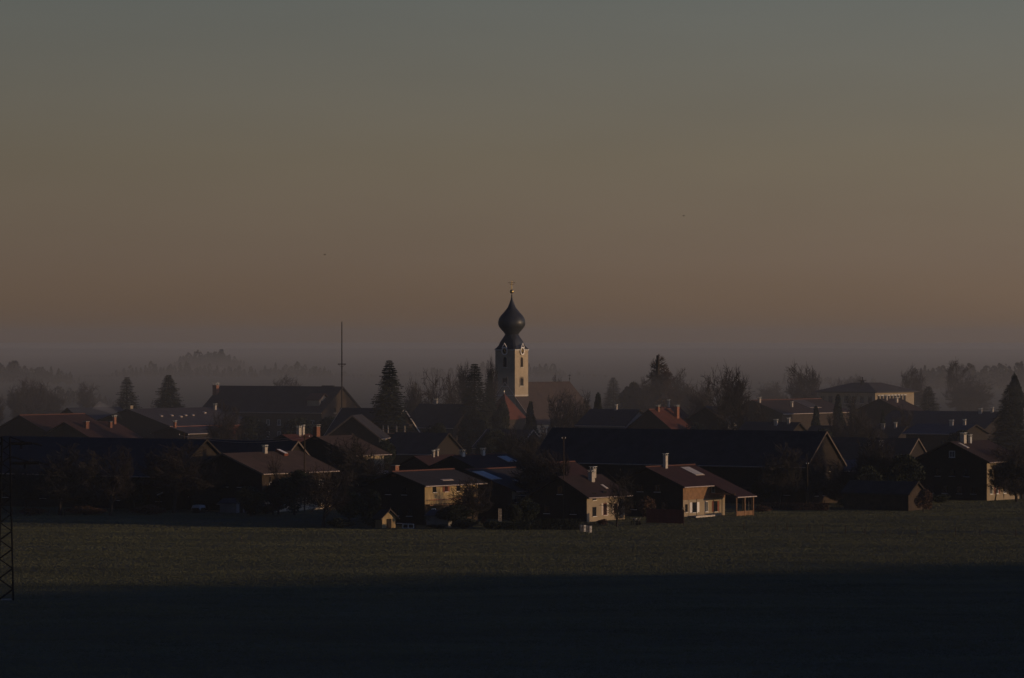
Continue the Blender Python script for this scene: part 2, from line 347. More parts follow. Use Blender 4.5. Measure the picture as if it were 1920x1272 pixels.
# ---------------------------------------------------------------- trees and shrubs
RM = (.2, .09, .055, .04, .032, .026)
def bare_tree_mesh(seed, spread=1.0, up=.04, kids=(8, 6, 5, 5, 5), m='twig', trunk_len=.3, rx=4.3, zc=9.0, rz=6.0, cone=False):
    """leafless tree: five orders of branches grown into an uneven rounded crown"""
    rnd = random.Random(seed); tr, cr = MB(), MB(); H = 15; so = Vector((seed * 3.1, 7, 1))
    def inside(p):
        if cone: return math.hypot(p.x, p.y) < rx * max(0, 1 - p.z / 15.2) ** .75 * (.8 + .5 * noise.noise(Vector((p.x, p.y, p.z * 1.5)) * .7 + so)) + .12
        q = Vector((p.x / rx, p.y / rx, (p.z - zc) / rz)); r = q.length
        return r < .86 + .42 * noise.noise(q.normalized() * 2.1 + so) + rnd.uniform(-.06, .06) or p.z < zc - rz * .5 and r < 1.1
    def turn(d, a):
        ax = Vector((rnd.gauss(0, 1), rnd.gauss(0, 1), rnd.gauss(0, 1))); ax = (ax - d * ax.dot(d)).normalized()
        return (d * math.cos(a) + ax * math.sin(a)).normalized()
    def grow(p, d, ln, r, lvl):
        ns = (4, 5, 3, 2, 2, 1)[lvl]; n = (7, 6, 4, 3, 3, 3)[lvl]; mb = tr if lvl < 2 else cr
        kc = kids[lvl] if lvl < 5 else 0; done = 0
        for i in range(ns):
            d = (d + Vector((rnd.gauss(0, 1), rnd.gauss(0, 1), rnd.gauss(0, 1))) * (.05 if lvl == 0 else .17) + Vector((0, 0, up))).normalized()
            q = p + d * (ln / ns); r1 = r * (.86 if lvl else .45 if cone else .9)
            if lvl and not inside(q): return
            mb.tube(p, q, max(r, RM[lvl]), max(r1, RM[lvl] * .8), n, False); r = r1
            want = round(kc * ((i + 1) / ns)) if lvl else (0 if i < 1 else round(kc * (i / (ns - 1))))
            while done < want:
                f = rnd.random(); c = p.lerp(q, f) if lvl else p.lerp(q, (.0 if cone else .3) + (1 if cone else .7) * f)
                grow(c, turn(d, rnd.uniform(.5, 1.05) * (spread if lvl < 2 else .95)), ln * rnd.uniform(.55, .85) * ((.32 if cone else 1.5) if lvl == 0 else .84), r * rnd.uniform(.42, .62), lvl + 1); done += 1
            p = q
        if lvl < 5: grow(p, turn(d, .2), ln * (.75 if lvl else 1.3), r * .8, lvl + 1)
    grow(Vector((0, 0, -.3)), Vector((0, 0, 1)), H * trunk_len, .27, 0)
    zt = sorted(v[2] for v in cr.v)[int(len(cr.v) * .995)]
    rw = sorted(abs(v[0]) for v in cr.v)[int(len(cr.v) * .985)]
    return tr.mesh('trunk', 'bark'), cr.mesh('crown', m), zt, rw
def spruce_mesh(seed, Rb=4.0, H=20, m='needle', sparse=1.0, shape=.8, droop=.28, bottom=1.2, fine=1.0):
    rnd = random.Random(seed); tr, cr = MB(), MB()
    tr.tube((0, 0, -.4), (0, 0, H * .97), .32, .04, 7)
    z = bottom
    while z < H - .1:
        f = (z - bottom) / (H - bottom); r = Rb * (1 - f) ** shape * rnd.uniform(.86, 1.08) + .12
        n = max(5, int((13 - 5 * f) * sparse)); off = rnd.random() * 6
        for i in range(n):
            a = off + 2 * math.pi * i / n + rnd.gauss(0, .16); l = r * rnd.uniform(.62, 1.1)
            ca, sa = math.cos(a), math.sin(a); pa = Vector((-sa, ca, 0))
            pt = lambda t: Vector((ca * l * t, sa * l * t, z + (.1 * l * t) - droop * l * (t ** 1.3) * (1.25 - .5 * t)))
            w = (.16 * l + .16) * fine; b0 = pt(.08); b1 = pt(.55); b2 = pt(1.0)
            cr.add([b0, b1 + pa * w, b2, b1 - pa * w], [(0, 1, 2, 3)])
            for k in range(5):
                t = .3 + .16 * k + rnd.uniform(-.05, .05); s = (1.05 - t) * l * .55 + .22; c = pt(min(t, 1))
                for sg in (-1, 1):
                    dr = (Vector((ca, sa, 0)) * .7 + pa * sg * rnd.uniform(.5, 1) + Vector((0, 0, rnd.uniform(-.75, .1)))).normalized()
                    q = c + dr * s; wv = Vector((rnd.gauss(0, 1), rnd.gauss(0, 1), rnd.gauss(0, 1))).normalized() * (.1 + .13 * s) * fine
                    cr.add([c - wv, c + wv, q], [(0, 1, 2)])
        z += (.36 + .26 * (1 - f)) / max(.7, sparse)
    return tr.mesh('trunk', 'bark'), cr.mesh('crown', m), H, Rb
def leafy_mesh(seed, rx=2.5, rz=3.2, cz=4.0, n=11000, m='leaf', leaf=.17, lumps=13, cone=False, kr=1.0):
    rnd = random.Random(seed); tr, cr = MB(), MB()
    tr.tube((0, 0, -.4), (0, 0, cz), .2, .08, 6)
    for i in range(9):
        a = rnd.random() * 6.3; tr.tube((0, 0, cz * rnd.uniform(.3, .8)), (math.cos(a) * rx * .6, math.sin(a) * rx * .6, cz + rnd.uniform(-.2, .6) * rz), .07, .02, 4)
    L = []
    for i in range(lumps):
        if cone:
            f = (i + .5) / lumps; rr = rx * (1 - f) ** .75; a = rnd.random() * 6.3
            L.append((Vector((math.cos(a) * rr * .25, math.sin(a) * rr * .25, cz - rz + 2 * rz * f * .96)), rr * .85 + .25, .22 * rz))
        else:
            d = Vector((rnd.gauss(0, 1), rnd.gauss(0, 1), rnd.gauss(0, .8))).normalized() * rnd.uniform(.25, .72)
            k = rnd.uniform(.35, .6) * kr; L.append((Vector((d.x * rx, d.y * rx, cz + d.z * rz)), rx * k, rz * k))
    for i in range(n):
        c, a, b = L[rnd.randrange(len(L))]
        d = Vector((rnd.gauss(0, 1), rnd.gauss(0, 1), rnd.gauss(0, 1))).normalized() * rnd.random() ** .33
        p = c + Vector((d.x * a, d.y * a, d.z * b)); p.z = max(p.z, .05)
        u = Vector((rnd.gauss(0, 1), rnd.gauss(0, 1), rnd.gauss(0, 1))).normalized() * leaf * rnd.uniform(.5, 1.2); v = u.cross(Vector((rnd.gauss(0, 1), rnd.gauss(0, 1), rnd.gauss(0, 1)))).normalized() * leaf * .6
        cr.add([p - u, p + v, p + u, p - v], [(0, 1, 2, 3)])
    return tr.mesh('trunk', 'bark'), cr.mesh('crown', m), cz + rz, rx
VAR = dict(
    bare0=lambda: bare_tree_mesh(11), bare1=lambda: bare_tree_mesh(23, 1.1, .02, rx=4.8), bare2=lambda: bare_tree_mesh(5, .85, .08, rx=3.6),
    bare3=lambda: bare_tree_mesh(42, 1.15, .02, (8, 6, 5, 5, 5), 'twig_pale', rx=4.9), open0=lambda: bare_tree_mesh(77, 1.0, .03, (6, 5, 4, 4, 5), 'twig', .36, 5.0, 9.6, 5.4),
    dense0=lambda: bare_tree_mesh(31, 1.05, .03, (9, 6, 6, 6, 5), 'twig_pale', .24, 4.6, 8.2, 6.6), fruit0=lambda: bare_tree_mesh(64, 1.15, .05, (5, 4, 4, 3, 3), 'bark', .22, 6.5, 8.2, 6.6),
    larch0=lambda: bare_tree_mesh(9, 1.5, .01, (60, 8, 5, 4, 3), 'larch', .99, 3.6, cone=True), spruce0=lambda: spruce_mesh(1), spruce1=lambda: spruce_mesh(2, 4.6, 20, 'needle', 1.15, .74, .34),
    spruce2=lambda: spruce_mesh(3, 3.4, 20, 'needle', 1.15, .68, .22), pine0=lambda: leafy_mesh(8, 3.8, 4.0, 8.0, 4200, 'needle', .42, 17, kr=.62),
    round0=lambda: leafy_mesh(4), round1=lambda: leafy_mesh(14, 2.6, 2.6, 3.4, 11000, 'leaf', .17, 16), dry0=lambda: leafy_mesh(15, 2.4, 2.2, 2.6, 4200, 'dry', .24, 15),
    thuja0=lambda: leafy_mesh(6, 2.0, 3.6, 3.7, 5200, 'thuja', .26, 16, True), thuja1=lambda: leafy_mesh(7, 2.0, 3.6, 3.7, 5200, 'needle', .3, 13, True),
    shrub0=lambda: leafy_mesh(21, 1.6, 1.1, 1.1, 3000, 'leaf', .16, 12), shrub1=lambda: leafy_mesh(22, 1.6, 1.1, 1.1, 3000, 'dry', .15, 12))
_rt = random.Random(77)
def tree(var, label, x, ytop, d, width=None, name='bare_tree', cat='tree', group=None):
    """x, ytop: photo place of the tree's axis and top; d: its distance; width: crown width in photo pixels"""
    tm, cm, zt, rw = shared(var, VAR[var]); H = at(x, ytop, d).z; s = H / zt
    sx = (width * d / 8000) / (2 * rw) if width else s
    X = (x - 960) * d / 8000
    root = thing(name, label, cat, (X, d, max(-.3, ground_z(X, d)) if d < 1000 else 0), _rt.random() * 6.28, group, (sx, sx, s))
    put('trunk', tm, root); put('crown', cm, root)
    return root

# ---------------------------------------------------------------- the church
CD = 1190; ka = R(-PHI)
ct = at(959.5, 640, CD)
church = thing('church', 'church with tall pale tower, dark onion dome, clock and steep brown nave roof', 'church', (ct.x, ct.y, 0), ka)
# local: +x faces the sun (lit face), -y faces the camera's left (shaded face), nave runs to +y
w = 3.3; zc = at(0, 655, CD).z; px_ = CD / 8000
MB().box(-w, w, -w, w, -.6, zc - .35).build('tower', 'plaster', church)
MB().box(-w - .18, w + .18, -w - .18, w + .18, zc - .348, zc).build('cornice', 'white', church)
MB().box(-w - .06, w + .06, -w - .06, w + .06, zc - 12.95, zc - 12.75).build('string_course', 'white', church)
def sq_ring(r, z, k, n=32):                       # k = 0 square, 1 round
    out = []
    for i in range(n):
        t = 2 * math.pi * i / n + math.pi / n; c, s = math.cos(t), math.sin(t)
        q = 1 / max(abs(c), abs(s)); oct_ = 1 / max(abs(c), abs(s), (abs(c) + abs(s)) / 1.4142 * 1.0) * 1.0
        f = q * (1 - k) + oct_ * k
        out.append((r * f * c, r * f * s, z))
    return out
row = lambda y: 30 - (y - 636) * px_
prof = [(34, 655.2, 0), (34, 654.4, 0), (30.5, 652, .05), (26.5, 648, .15), (22.5, 641, .4), (17.5, 634.5, .75), (13.5, 630, 1), (12.3, 627.5, 1)]
dome = MB().rings([sq_ring(h * px_ / (1.388 * (1 - k) + 1.0 * k), row(y), k) for h, y, k in prof]).build('bell_roof', 'onion', church)
on = [(12.3, 627.5), (12.9, 626), (15.5, 622.5), (19.5, 618), (23.3, 613), (25, 608), (24.9, 603.5), (23.4, 597.5), (20, 592), (15.4, 587), (10.6, 581), (7.6, 577), (5.6, 572), (3.6, 567), (2.3, 563), (1.2, 557), (.8, 552)]
MB().rings([[(h * 1.04 * px_ * math.cos(2 * math.pi * i / 16), h * 1.04 * px_ * math.sin(2 * math.pi * i / 16), row(y)) for i in range(16)] for h, y in on]).build('onion_dome', 'onion', church, True)
fin = MB(); fin.lathe([(.02, -.62), (.3, -.5), (.52, -.2), (.56, .05), (.45, .35), (.2, .55), (.02, .6)], 16, (0, 0, row(547))); fin.build('ball_finial', 'gold', church, True)
cz = row(543.5); cb = MB(); cb.box(-.06, .06, -.06, .06, cz - .05, row(527)); ob = MB()
ax2 = Vector((math.cos(-ka), math.sin(-ka), 0))
for z_, l_ in ((row(530.5), 1.0), (row(533.5), .55)): cb.bar(ax2 * -l_ + Vector((0, 0, z_)), ax2 * l_ + Vector((0, 0, z_)), .09)
tag(cb.build('cross', 'gold', church), kind='stuff')
def arch(w_, h_, n=10, peaks=0):                   # outline in (a, b), b up from the sill
    if peaks:
        o = [(-w_ / 2, 0), (w_ / 2, 0)]; st = w_ / peaks
        for k in range(peaks): x1 = w_ / 2 - k * st; o += [(x1, h_ * .78), (x1 - st * .5, h_)]
        return o + [(-w_ / 2, h_ * .78)]
    r = w_ / 2; return [(-r, 0), (r, 0)] + [(r * math.cos(math.pi * i / n), h_ - r + r * math.sin(math.pi * i / n)) for i in range(n + 1)]
def plate(mb, out, o, ax, nrm, d0, d1):
    n = len(out); P = lambda a, b, d: o + ax * a + Vector((0, 0, b)) + nrm * d
    mb.add([P(a, b, d0) for a, b in out] + [P(a, b, d1) for a, b in out], [tuple(range(n))[::-1], tuple(range(n, 2 * n))] + [(i, (i + 1) % n, n + (i + 1) % n, n + i) for i in range(n)])
def ringplate(mb, o1, o2, o, ax, nrm, d0, d1):
    n = len(o1); P = lambda a, b, d: o + ax * a + Vector((0, 0, b)) + nrm * d
    V = [P(a, b, d) for d in (d0, d1) for q in (o1, o2) for a, b in q]
    F = []
    for i in range(n):
        j = (i + 1) % n
        F += [(2 * n + i, 2 * n + j, 3 * n + j, 3 * n + i), (i, n + i, n + j, j), (n + i, 3 * n + i, 3 * n + j, n + j), (i, j, 2 * n + j, 2 * n + i)]
    mb.add(V, F)
for nrm, ax in ((Vector((1, 0, 0)), Vector((0, 1, 0))), (Vector((0, -1, 0)), Vector((1, 0, 0)))):
    for (y0, wd, hh, pk) in ((688.3, 1.15, 2.75, 0), (723.2, 1.65, 2.4, 3)):
        o = nrm * w + Vector((0, 0, row(y0))); inner = arch(wd, hh, 10, pk); outer = [(a * 1.26, b * 1.07 - (.08 if b == 0 else 0)) for a, b in inner]
        mb = MB(); ringplate(mb, inner, outer, o, ax, nrm, .004, .12); f = mb.build('window', 'plaster', church)
        mb = MB(); plate(mb, inner, o, ax, nrm, .003, .03); mb.build('louvre_panel', 'darkwood', f)
        for k in range(int(hh / .3) - 1):
            mb = MB(); a = wd / 2 - .05; z = .15 + k * .3
            if z > hh * .72: break
            c = [o + ax * s_ + Vector((0, 0, z + dz)) + nrm * dd for s_, dz, dd in ((-a, 0, .1), (a, 0, .1), (a, .14, .032), (-a, .14, .032))]
            mb.add(c + [p + Vector((0, 0, .03)) for p in c], [(0, 1, 2, 3), (7, 6, 5, 4), (0, 4, 5, 1), (1, 5, 6, 2), (2, 6, 7, 3), (3, 7, 4, 0)]); mb.build('slat', 'darkwood', f)
        mb = MB(); plate(mb, [(-wd * .72, -.26), (wd * .72, -.26), (wd * .72, -.1), (-wd * .72, -.1)], o, ax, nrm, .004, .2); mb.build('sill', 'white', f)
    # clock with a small pointed hood that cuts into the eave
    o = nrm * (w + .02) + Vector((0, 0, row(658.5))); cr_ = [(math.cos(2 * math.pi * i / 24), math.sin(2 * math.pi * i / 24)) for i in range(24)]
    mb = MB(); plate(mb, [(a * .72, b * .85) for a, b in cr_], o, ax, nrm, .2, .27); ck = mb.build('clock', 'darkwood', church)
    mb = MB(); ringplate(mb, [(a * .72, b * .85) for a, b in cr_], [(a * 1.0, b * 1.15) for a, b in cr_], o, ax, nrm, .18, .34); mb.build('clock_ring', 'paint', ck)
    mb = MB(); plate(mb, [(-.05, -.1), (.05, -.1), (.04, .62), (-.04, .62)], o, ax, nrm, .29, .31); mb.build('hand', 'gold', ck)
    mb = MB(); plate(mb, [(-.1, -.05), (.5, -.12), (.5, -.02), (-.1, .05)], o, ax, nrm, .32, .34); mb.build('hand', 'gold', ck)
    for k in range(12):
        t = k * math.pi / 6; c = o + ax * (.56 * math.cos(t)) + Vector((0, 0, .66 * math.sin(t))) + nrm * .29
        MB().box(c.x - .06, c.x + .06, c.y - .06, c.y + .06, c.z - .06, c.z + .06).build('hour_mark', 'gold', ck)
    mb = MB(); ringplate(mb, [(-.62, .95), (.62, .95), (.42, 1.35), (0, 2.0), (-.42, 1.35)], [(-.9, .8), (.9, .8), (.58, 1.45), (0, 2.3), (-.58, 1.45)], o, ax, nrm, .2, .45); mb.build('clock_hood', 'paint', ck)
# nave: gable flush with the tower's shaded face, hipped choir at the far end
zr = row(717); hw = 9.2; tp = math.tan(R(50)); Ln = 32.5; ze = zr - hw * tp; y0 = -w + .25
MB().add([(-hw, y0, -.6), (hw, y0, -.6), (hw, y0 + Ln + 2, -.6), (hw * .55, y0 + Ln + 7, -.6), (-hw * .55, y0 + Ln + 7, -.6), (-hw, y0 + Ln + 2, -.6)] +
         [(-hw, y0, ze), (hw, y0, ze), (hw, y0 + Ln + 2, ze), (hw * .55, y0 + Ln + 7, ze), (-hw * .55, y0 + Ln + 7, ze), (-hw, y0 + Ln + 2, ze)],
         [(0, 5, 4, 3, 2, 1), (6, 7, 8, 9, 10, 11)] + [(i, (i + 1) % 6, 6 + (i + 1) % 6, 6 + i) for i in range(6)]).build('nave_wall', 'plaster', church)
MB().add([(-hw, y0, ze + .003), (hw, y0, ze + .003), (0, y0, zr - .3), (-hw, y0 + .4, ze + .003), (hw, y0 + .4, ze + .003), (0, y0 + .4, zr - .3)],
         [(0, 1, 2), (5, 4, 3), (0, 3, 4, 1), (1, 4, 5, 2), (2, 5, 3, 0)]).build('gable', 'plaster', church)
e = hw + .5; zo = zr - e * tp; yg = y0 - .3
V = [(-e, yg, zo), (e, yg, zo), (e, y0 + Ln + 2.2, zo), (hw * .58, y0 + Ln + 7.6, zo), (-hw * .58, y0 + Ln + 7.6, zo), (-e, y0 + Ln + 2.2, zo), (0, yg, zr), (0, y0 + Ln, zr)]
F = [(1, 2, 7, 6), (2, 3, 7), (3, 4, 7), (4, 5, 7), (5, 0, 6, 7)]
V2 = V + [(x, y, z - .3) for x, y, z in V]
F2 = F + [tuple(i + 8 for i in f[::-1]) for f in F] + [(0, 8, 14, 6), (6, 14, 9, 1)] + [(a, a + 8, b + 8, b) for a, b in ((1, 2), (2, 3), (3, 4), (4, 5), (5, 0))]
nr = MB().add(V2, F2).build('nave_roof', 'church_roof', church)
for s in (-1, 1):
    MB().bar((s * .05, yg - .05, zr), (s * e, yg - .05, zo), .14).build('verge_board', 'gutter', nr)
    for k in range(6):
        o = Vector((s * hw, y0 + 9 + k * 4.4 - 1.5, ze - 5.2)); mb = MB(); inner = arch(1.3, 3.6)
        ringplate(mb, inner, [(a * 1.25, b * 1.06 - (.1 if b == 0 else 0)) for a, b in inner], o, Vector((0, s, 0)), Vector((s, 0, 0)), .004, .1); f = mb.build('window', 'white', church)
        mb = MB(); plate(mb, inner, o, Vector((0, s, 0)), Vector((s, 0, 0)), .003, .03); mb.build('pane', 'glass', f)
cf = MB(); fy = y0 + Ln; cf.tube((0, fy, zr), (0, fy, zr + 2.1), .07, .05, 6); cf.lathe([(.02, -.25), (.24, 0), (.02, .25)], 10, (0, fy, zr + .75)); cf.bar((-.4, fy, zr + 1.7), (.4, fy, zr + 1.7), .09)
tag(cf.build('roof_cross', 'steel', church), kind='stuff')
d_ = MB(); dx = e * .52; d_.prism_x([(fy - 12.9, zr - dx * tp - .3), (fy - 11.3, zr - dx * tp - .3), (fy - 12.1, zr - dx * tp + 1.1)], dx - .9, dx + .6); d_.build('dormer', 'church_roof', church)

# chapel roof in front of the church: pyramid of bright red tiles
pc = at(945.5, 738, 1160)
ch = thing('chapel', 'low building with steep bright red pyramid roof below the church tower', 'building', (pc.x, pc.y, 0), ka)
MB().box(-4, 4, -4, 4, -.6, pc.z - 6.9).build('wall', 'wood', ch)
b_ = pc.z - 7.0; rp = MB().add([(-4.6, -4.6, b_), (4.6, -4.6, b_), (4.6, 4.6, b_), (-4.6, 4.6, b_), (0, 0, pc.z)], [(0, 3, 2, 1), (0, 1, 4), (1, 2, 4), (2, 3, 4), (3, 0, 4)]).build('roof', 'roof_red', ch)
MB().lathe([(.12, 0), (.2, .25), (.05, .5), (.02, 1.0)], 8, (0, 0, pc.z - .05)).build('finial', 'tin', rp)
for y_ in (-2.4, 0, 2.4): window(ch, (4.003, y_, 4.2), (0, 1, 0), (0, 0, 1), (1, 0, 0), 1.0, 1.4)
for x_ in (-2.2, 2.2): window(ch, (x_, -4.003, 4.2), (1, 0, 0), (0, 0, 1), (0, -1, 0), 1.0, 1.4)

# ---------------------------------------------------------------- near row of houses
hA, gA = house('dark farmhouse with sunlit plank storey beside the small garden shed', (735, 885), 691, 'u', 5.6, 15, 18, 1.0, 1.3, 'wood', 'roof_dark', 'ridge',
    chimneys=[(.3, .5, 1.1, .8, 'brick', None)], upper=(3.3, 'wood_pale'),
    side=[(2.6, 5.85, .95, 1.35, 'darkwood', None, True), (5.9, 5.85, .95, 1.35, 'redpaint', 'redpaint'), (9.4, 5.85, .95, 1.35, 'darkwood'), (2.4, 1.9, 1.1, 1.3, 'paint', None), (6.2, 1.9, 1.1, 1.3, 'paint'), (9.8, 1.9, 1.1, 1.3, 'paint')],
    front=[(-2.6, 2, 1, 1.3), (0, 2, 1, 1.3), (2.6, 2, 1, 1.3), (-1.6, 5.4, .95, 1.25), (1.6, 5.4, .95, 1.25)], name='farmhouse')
MB().box(.4, 14.6, -6.35, -5.64, 3.05, 3.18).build('balcony_floor', 'wood_h', hA)
br = MB().box(.4, 14.6, -6.35, -6.28, 3.95, 4.05).build('balcony_rail', 'redpaint', hA)
for i in range(30): shared('bal', lambda: MB().box(-.04, .04, -6.34, -6.29, 3.18, 3.95).mesh('baluster', 'wood_pale')); b = put('baluster', _cache['bal'], br); b.location.x = .5 + i * .48
roof_panel(hA, gA, 6.2, 9.2, 4.6, 5.1, 3, 'snow_guard', 'gutter', 'gutter', .1)
hB, gB = house('long barn with sloping glass collector joined to the plank farmhouse', (872, 881.2), 712.5, 'u', 9.3, 14.5, 18, 1.0, .3, 'wood', 'roof_dark', 'ridge',
    upper=(3.4, 'plaster'), side=winrow(5, 1.4, 2.9, 3.4, 1.2, 1.0, 'darkwood'), name='barn', cat='barn')
roof_panel(hB, gB, .2, 3.4, 1.2, 5.2, 3)
roof_panel(hB, gB, 5.6, 6.4, 6.0, 7.8, 1, 'skylight', 'sheen_glass'); roof_panel(hB, gB, 9.2, 10.0, 5.4, 7.8, 1, 'skylight', 'sheen_glass')
MB().tube((-.2, -gB['e'] - .35, gB['zo'] - .75), (15.4, -gB['e'] - .35, gB['zo'] - .75), .07, .07, 6).build('snow_rail', 'gutter', gB['roof'])
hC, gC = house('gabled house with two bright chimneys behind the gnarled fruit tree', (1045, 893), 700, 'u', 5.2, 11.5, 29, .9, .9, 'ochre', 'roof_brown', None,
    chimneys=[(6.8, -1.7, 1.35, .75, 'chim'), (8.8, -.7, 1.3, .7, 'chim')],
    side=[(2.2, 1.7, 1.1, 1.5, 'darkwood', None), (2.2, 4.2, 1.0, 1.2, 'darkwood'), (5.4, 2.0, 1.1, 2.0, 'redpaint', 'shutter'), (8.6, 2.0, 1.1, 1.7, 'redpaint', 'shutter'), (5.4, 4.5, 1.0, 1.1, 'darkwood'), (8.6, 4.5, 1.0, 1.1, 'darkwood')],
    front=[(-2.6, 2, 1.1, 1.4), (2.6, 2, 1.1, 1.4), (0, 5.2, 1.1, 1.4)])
roof_panel(hC, gC, 7.6, 8.2, 3.4, 4.6, 1, 'skylight', 'sheen_glass')
hD, gD = house('red roofed house with pale collector panels and orange timber wall', (1210, 876), 716, 'u', 6.7, 13.5, 22.5, .95, 1.2, 'ochre', 'roof_rose', 'ridge',
    chimneys=[(4.2, -.6, 2.0, .55, 'chim')], upper=(3.05, 'wood_h'),
    side=[(1.0, 1.7, .7, 1.3, 'darkwood', None), (3.6, 1.75, 1.5, 1.7, 'darkwood', 'paint', True), (7.4, 1.75, 1.0, 1.75, 'paint', None), (10.4, 1.7, 1.1, 1.8, 'darkwood', 'redpaint'), (9.6, 4.6, 1.0, 1.2, 'paint')],
    front=[(-3, 2, 1.1, 1.4), (0, 2, 1.1, 1.4), (3, 2, 1.1, 1.4), (-1.7, 5, 1.1, 1.3), (1.7, 5, 1.1, 1.3)])
roof_panel(hD, gD, 8.7, 11.4, .9, 4.2, 4)
e0, e1 = gD['e'], gD['e'] + 4.6; z0_, z1_ = gD['zo'] + .03, gD['zo'] + .03 - 4.6 * gD['tp']
pr = MB().prism_x([(-e0 + .9, z0_ + .9 * gD['tp']), (-e1, z1_), (-e1, z1_ - .2), (-e0 + .9, z0_ + .9 * gD['tp'] - .2)], 8.3, 14.6).build('porch_roof', 'roof_rose', hD)
MB().tube((8.3, -e1 - .08, z1_ - .1), (14.6, -e1 - .08, z1_ - .1), .09, .09, 8).build('gutter', 'gutter', pr)
for x_ in (8.7, 11.4, 14.2):
    MB().box(x_ - .1, x_ + .1, -e1 + .3, -e1 + .5, -.3, z1_ - .12).build('porch_post', 'wood_h', hD)
MB().box(8.9, 14.0, -e1 + .36, -e1 + .42, .25, 1.0).build('porch_parapet', 'wood_h', hD)
MB().box(8.35, 8.47, -e1 + .5, -6.71, z1_ + .3, z1_ + .55).build('porch_beam', 'wood_h', hD)
for k in range(3): MB().box(1.6, 8.2, -8.6 + .35 * k, -6.72, -.3, .12 + .13 * k).build('terrace_step', 'stone', hD)

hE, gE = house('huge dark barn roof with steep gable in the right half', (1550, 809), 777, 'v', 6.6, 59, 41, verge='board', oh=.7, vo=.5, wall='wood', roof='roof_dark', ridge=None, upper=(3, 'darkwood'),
    front=[(-2, 6.5, .9, 1.2), (2, 6.5, .9, 1.2), (-3, 2.2, 1.1, 1.4), (0, 2.2, 1.1, 1.4), (3, 2.2, 1.1, 1.4)], left=winrow(14, 4, 4, 2.2, 1.2, 1.0, 'darkwood'), name='barn', cat='barn')
hG, gG = house('low dark field barn with one sunlit gable end at the meadow edge', (1722, 903), 752, 'v', 2.9, 13, 32, .5, .4, 'wood', 'roof_dark', None, gutter=False, name='field_barn', cat='barn')
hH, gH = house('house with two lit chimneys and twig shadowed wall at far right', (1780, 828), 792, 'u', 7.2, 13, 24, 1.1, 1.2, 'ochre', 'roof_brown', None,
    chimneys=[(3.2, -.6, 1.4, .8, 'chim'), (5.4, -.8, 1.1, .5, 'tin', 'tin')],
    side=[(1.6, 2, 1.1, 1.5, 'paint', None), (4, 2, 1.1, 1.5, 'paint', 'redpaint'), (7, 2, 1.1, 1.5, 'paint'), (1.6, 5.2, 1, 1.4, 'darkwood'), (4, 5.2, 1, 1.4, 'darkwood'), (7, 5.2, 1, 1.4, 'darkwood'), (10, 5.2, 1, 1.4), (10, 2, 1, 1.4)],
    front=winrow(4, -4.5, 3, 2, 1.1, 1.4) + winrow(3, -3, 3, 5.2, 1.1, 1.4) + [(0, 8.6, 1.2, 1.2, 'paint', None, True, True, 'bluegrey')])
roof_panel(hH, gH, .6, 1.4, 1.0, 3.0, 1, 'skylight', 'sheen_glass')
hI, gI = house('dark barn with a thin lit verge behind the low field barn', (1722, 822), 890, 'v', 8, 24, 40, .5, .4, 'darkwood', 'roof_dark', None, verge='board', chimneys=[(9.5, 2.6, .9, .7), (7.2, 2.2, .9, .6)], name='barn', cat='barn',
    front=[(-4, 3, 1.2, 1.4), (0, 3, 1.2, 1.4), (4, 3, 1.2, 1.4)])
hJ, gJ = house('low shed with blue grey felt roof left of the wall hedge', (1668, 864), 850, 'v', 4.5, 9.5, 22, .4, .3, 'wood', 'bluegrey', None, name='shed', cat='shed')
# left side
hL1, gL1 = house('very long dark barn roof behind the bare trees at left', (388, 824), 752, 'v', 9, 46, 33, .8, .6, 'darkwood', 'roof_slate', None, upper=(2.4, 'darkwood'), name='barn', cat='barn',
    left=winrow(10, 3, 4.4, 2.1, 1.2, 1.0, 'darkwood'), front=[(-4, 3, 1.1, 1.3), (0, 3, 1.1, 1.3), (4, 3, 1.1, 1.3)])
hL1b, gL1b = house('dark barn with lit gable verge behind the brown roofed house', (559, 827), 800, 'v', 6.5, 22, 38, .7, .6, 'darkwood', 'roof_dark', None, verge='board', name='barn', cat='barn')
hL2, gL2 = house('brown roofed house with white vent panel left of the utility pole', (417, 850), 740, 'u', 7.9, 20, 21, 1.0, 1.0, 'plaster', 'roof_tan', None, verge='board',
    chimneys=[(10.5, -.5, .95, .6)], side=winrow(5, 2.5, 3.6, 4.6, 1.1, 1.3) + winrow(5, 2.5, 3.6, 1.8, 1.1, 1.3), front=winrow(4, -5, 3.2, 2, 1.1, 1.3) + winrow(3, -3.2, 3.2, 5, 1.1, 1.3), upper=(3.4, 'wood'))
roof_panel(hL2, gL2, 14.0, 15.0, .2, 2.2, 1, 'skylight', 'paint', 'redpaint', .5)
hL3, gL3 = house('wide brown roof with one tall chimney right of the utility pole', (590, 818), 838, 'u', 8.2, 11, 21, 1.3, .8, 'ochre', 'roof_tan', None,
    chimneys=[(.1, .2, 1.9, .9, 'brick', 'stone')], side=winrow(4, 1.6, 2.7, 4.6, 1.1, 1.3) + winrow(4, 1.6, 2.7, 1.9, 1.1, 1.3), front=winrow(4, -5, 3.2, 2, 1.1, 1.3) + winrow(3, -3.2, 3.2, 5, 1.1, 1.3))
MB().box(.6, 10.9, -9.4, -8.21, 3.2, 3.32).build('balcony_floor', 'wood_h', hL3); MB().box(.6, 10.9, -9.4, -9.32, 3.4, 4.15).build('balcony_rail', 'paint', hL3)
hK, gK = house('house with dotted lit ridge and dark red roof above the barn', (846, 855), 800, 'u', 5.6, 17, 22, .8, .8, 'grey', 'roof_rose', 'ridge',
    chimneys=[(2.6, -.2, .7, .7), (9.4, -.2, .9, .6)], front=[(-2.4, 3, 1, 1.3), (2.4, 3, 1, 1.3)], side=winrow(5, 2, 3, 4, 1, 1.3))
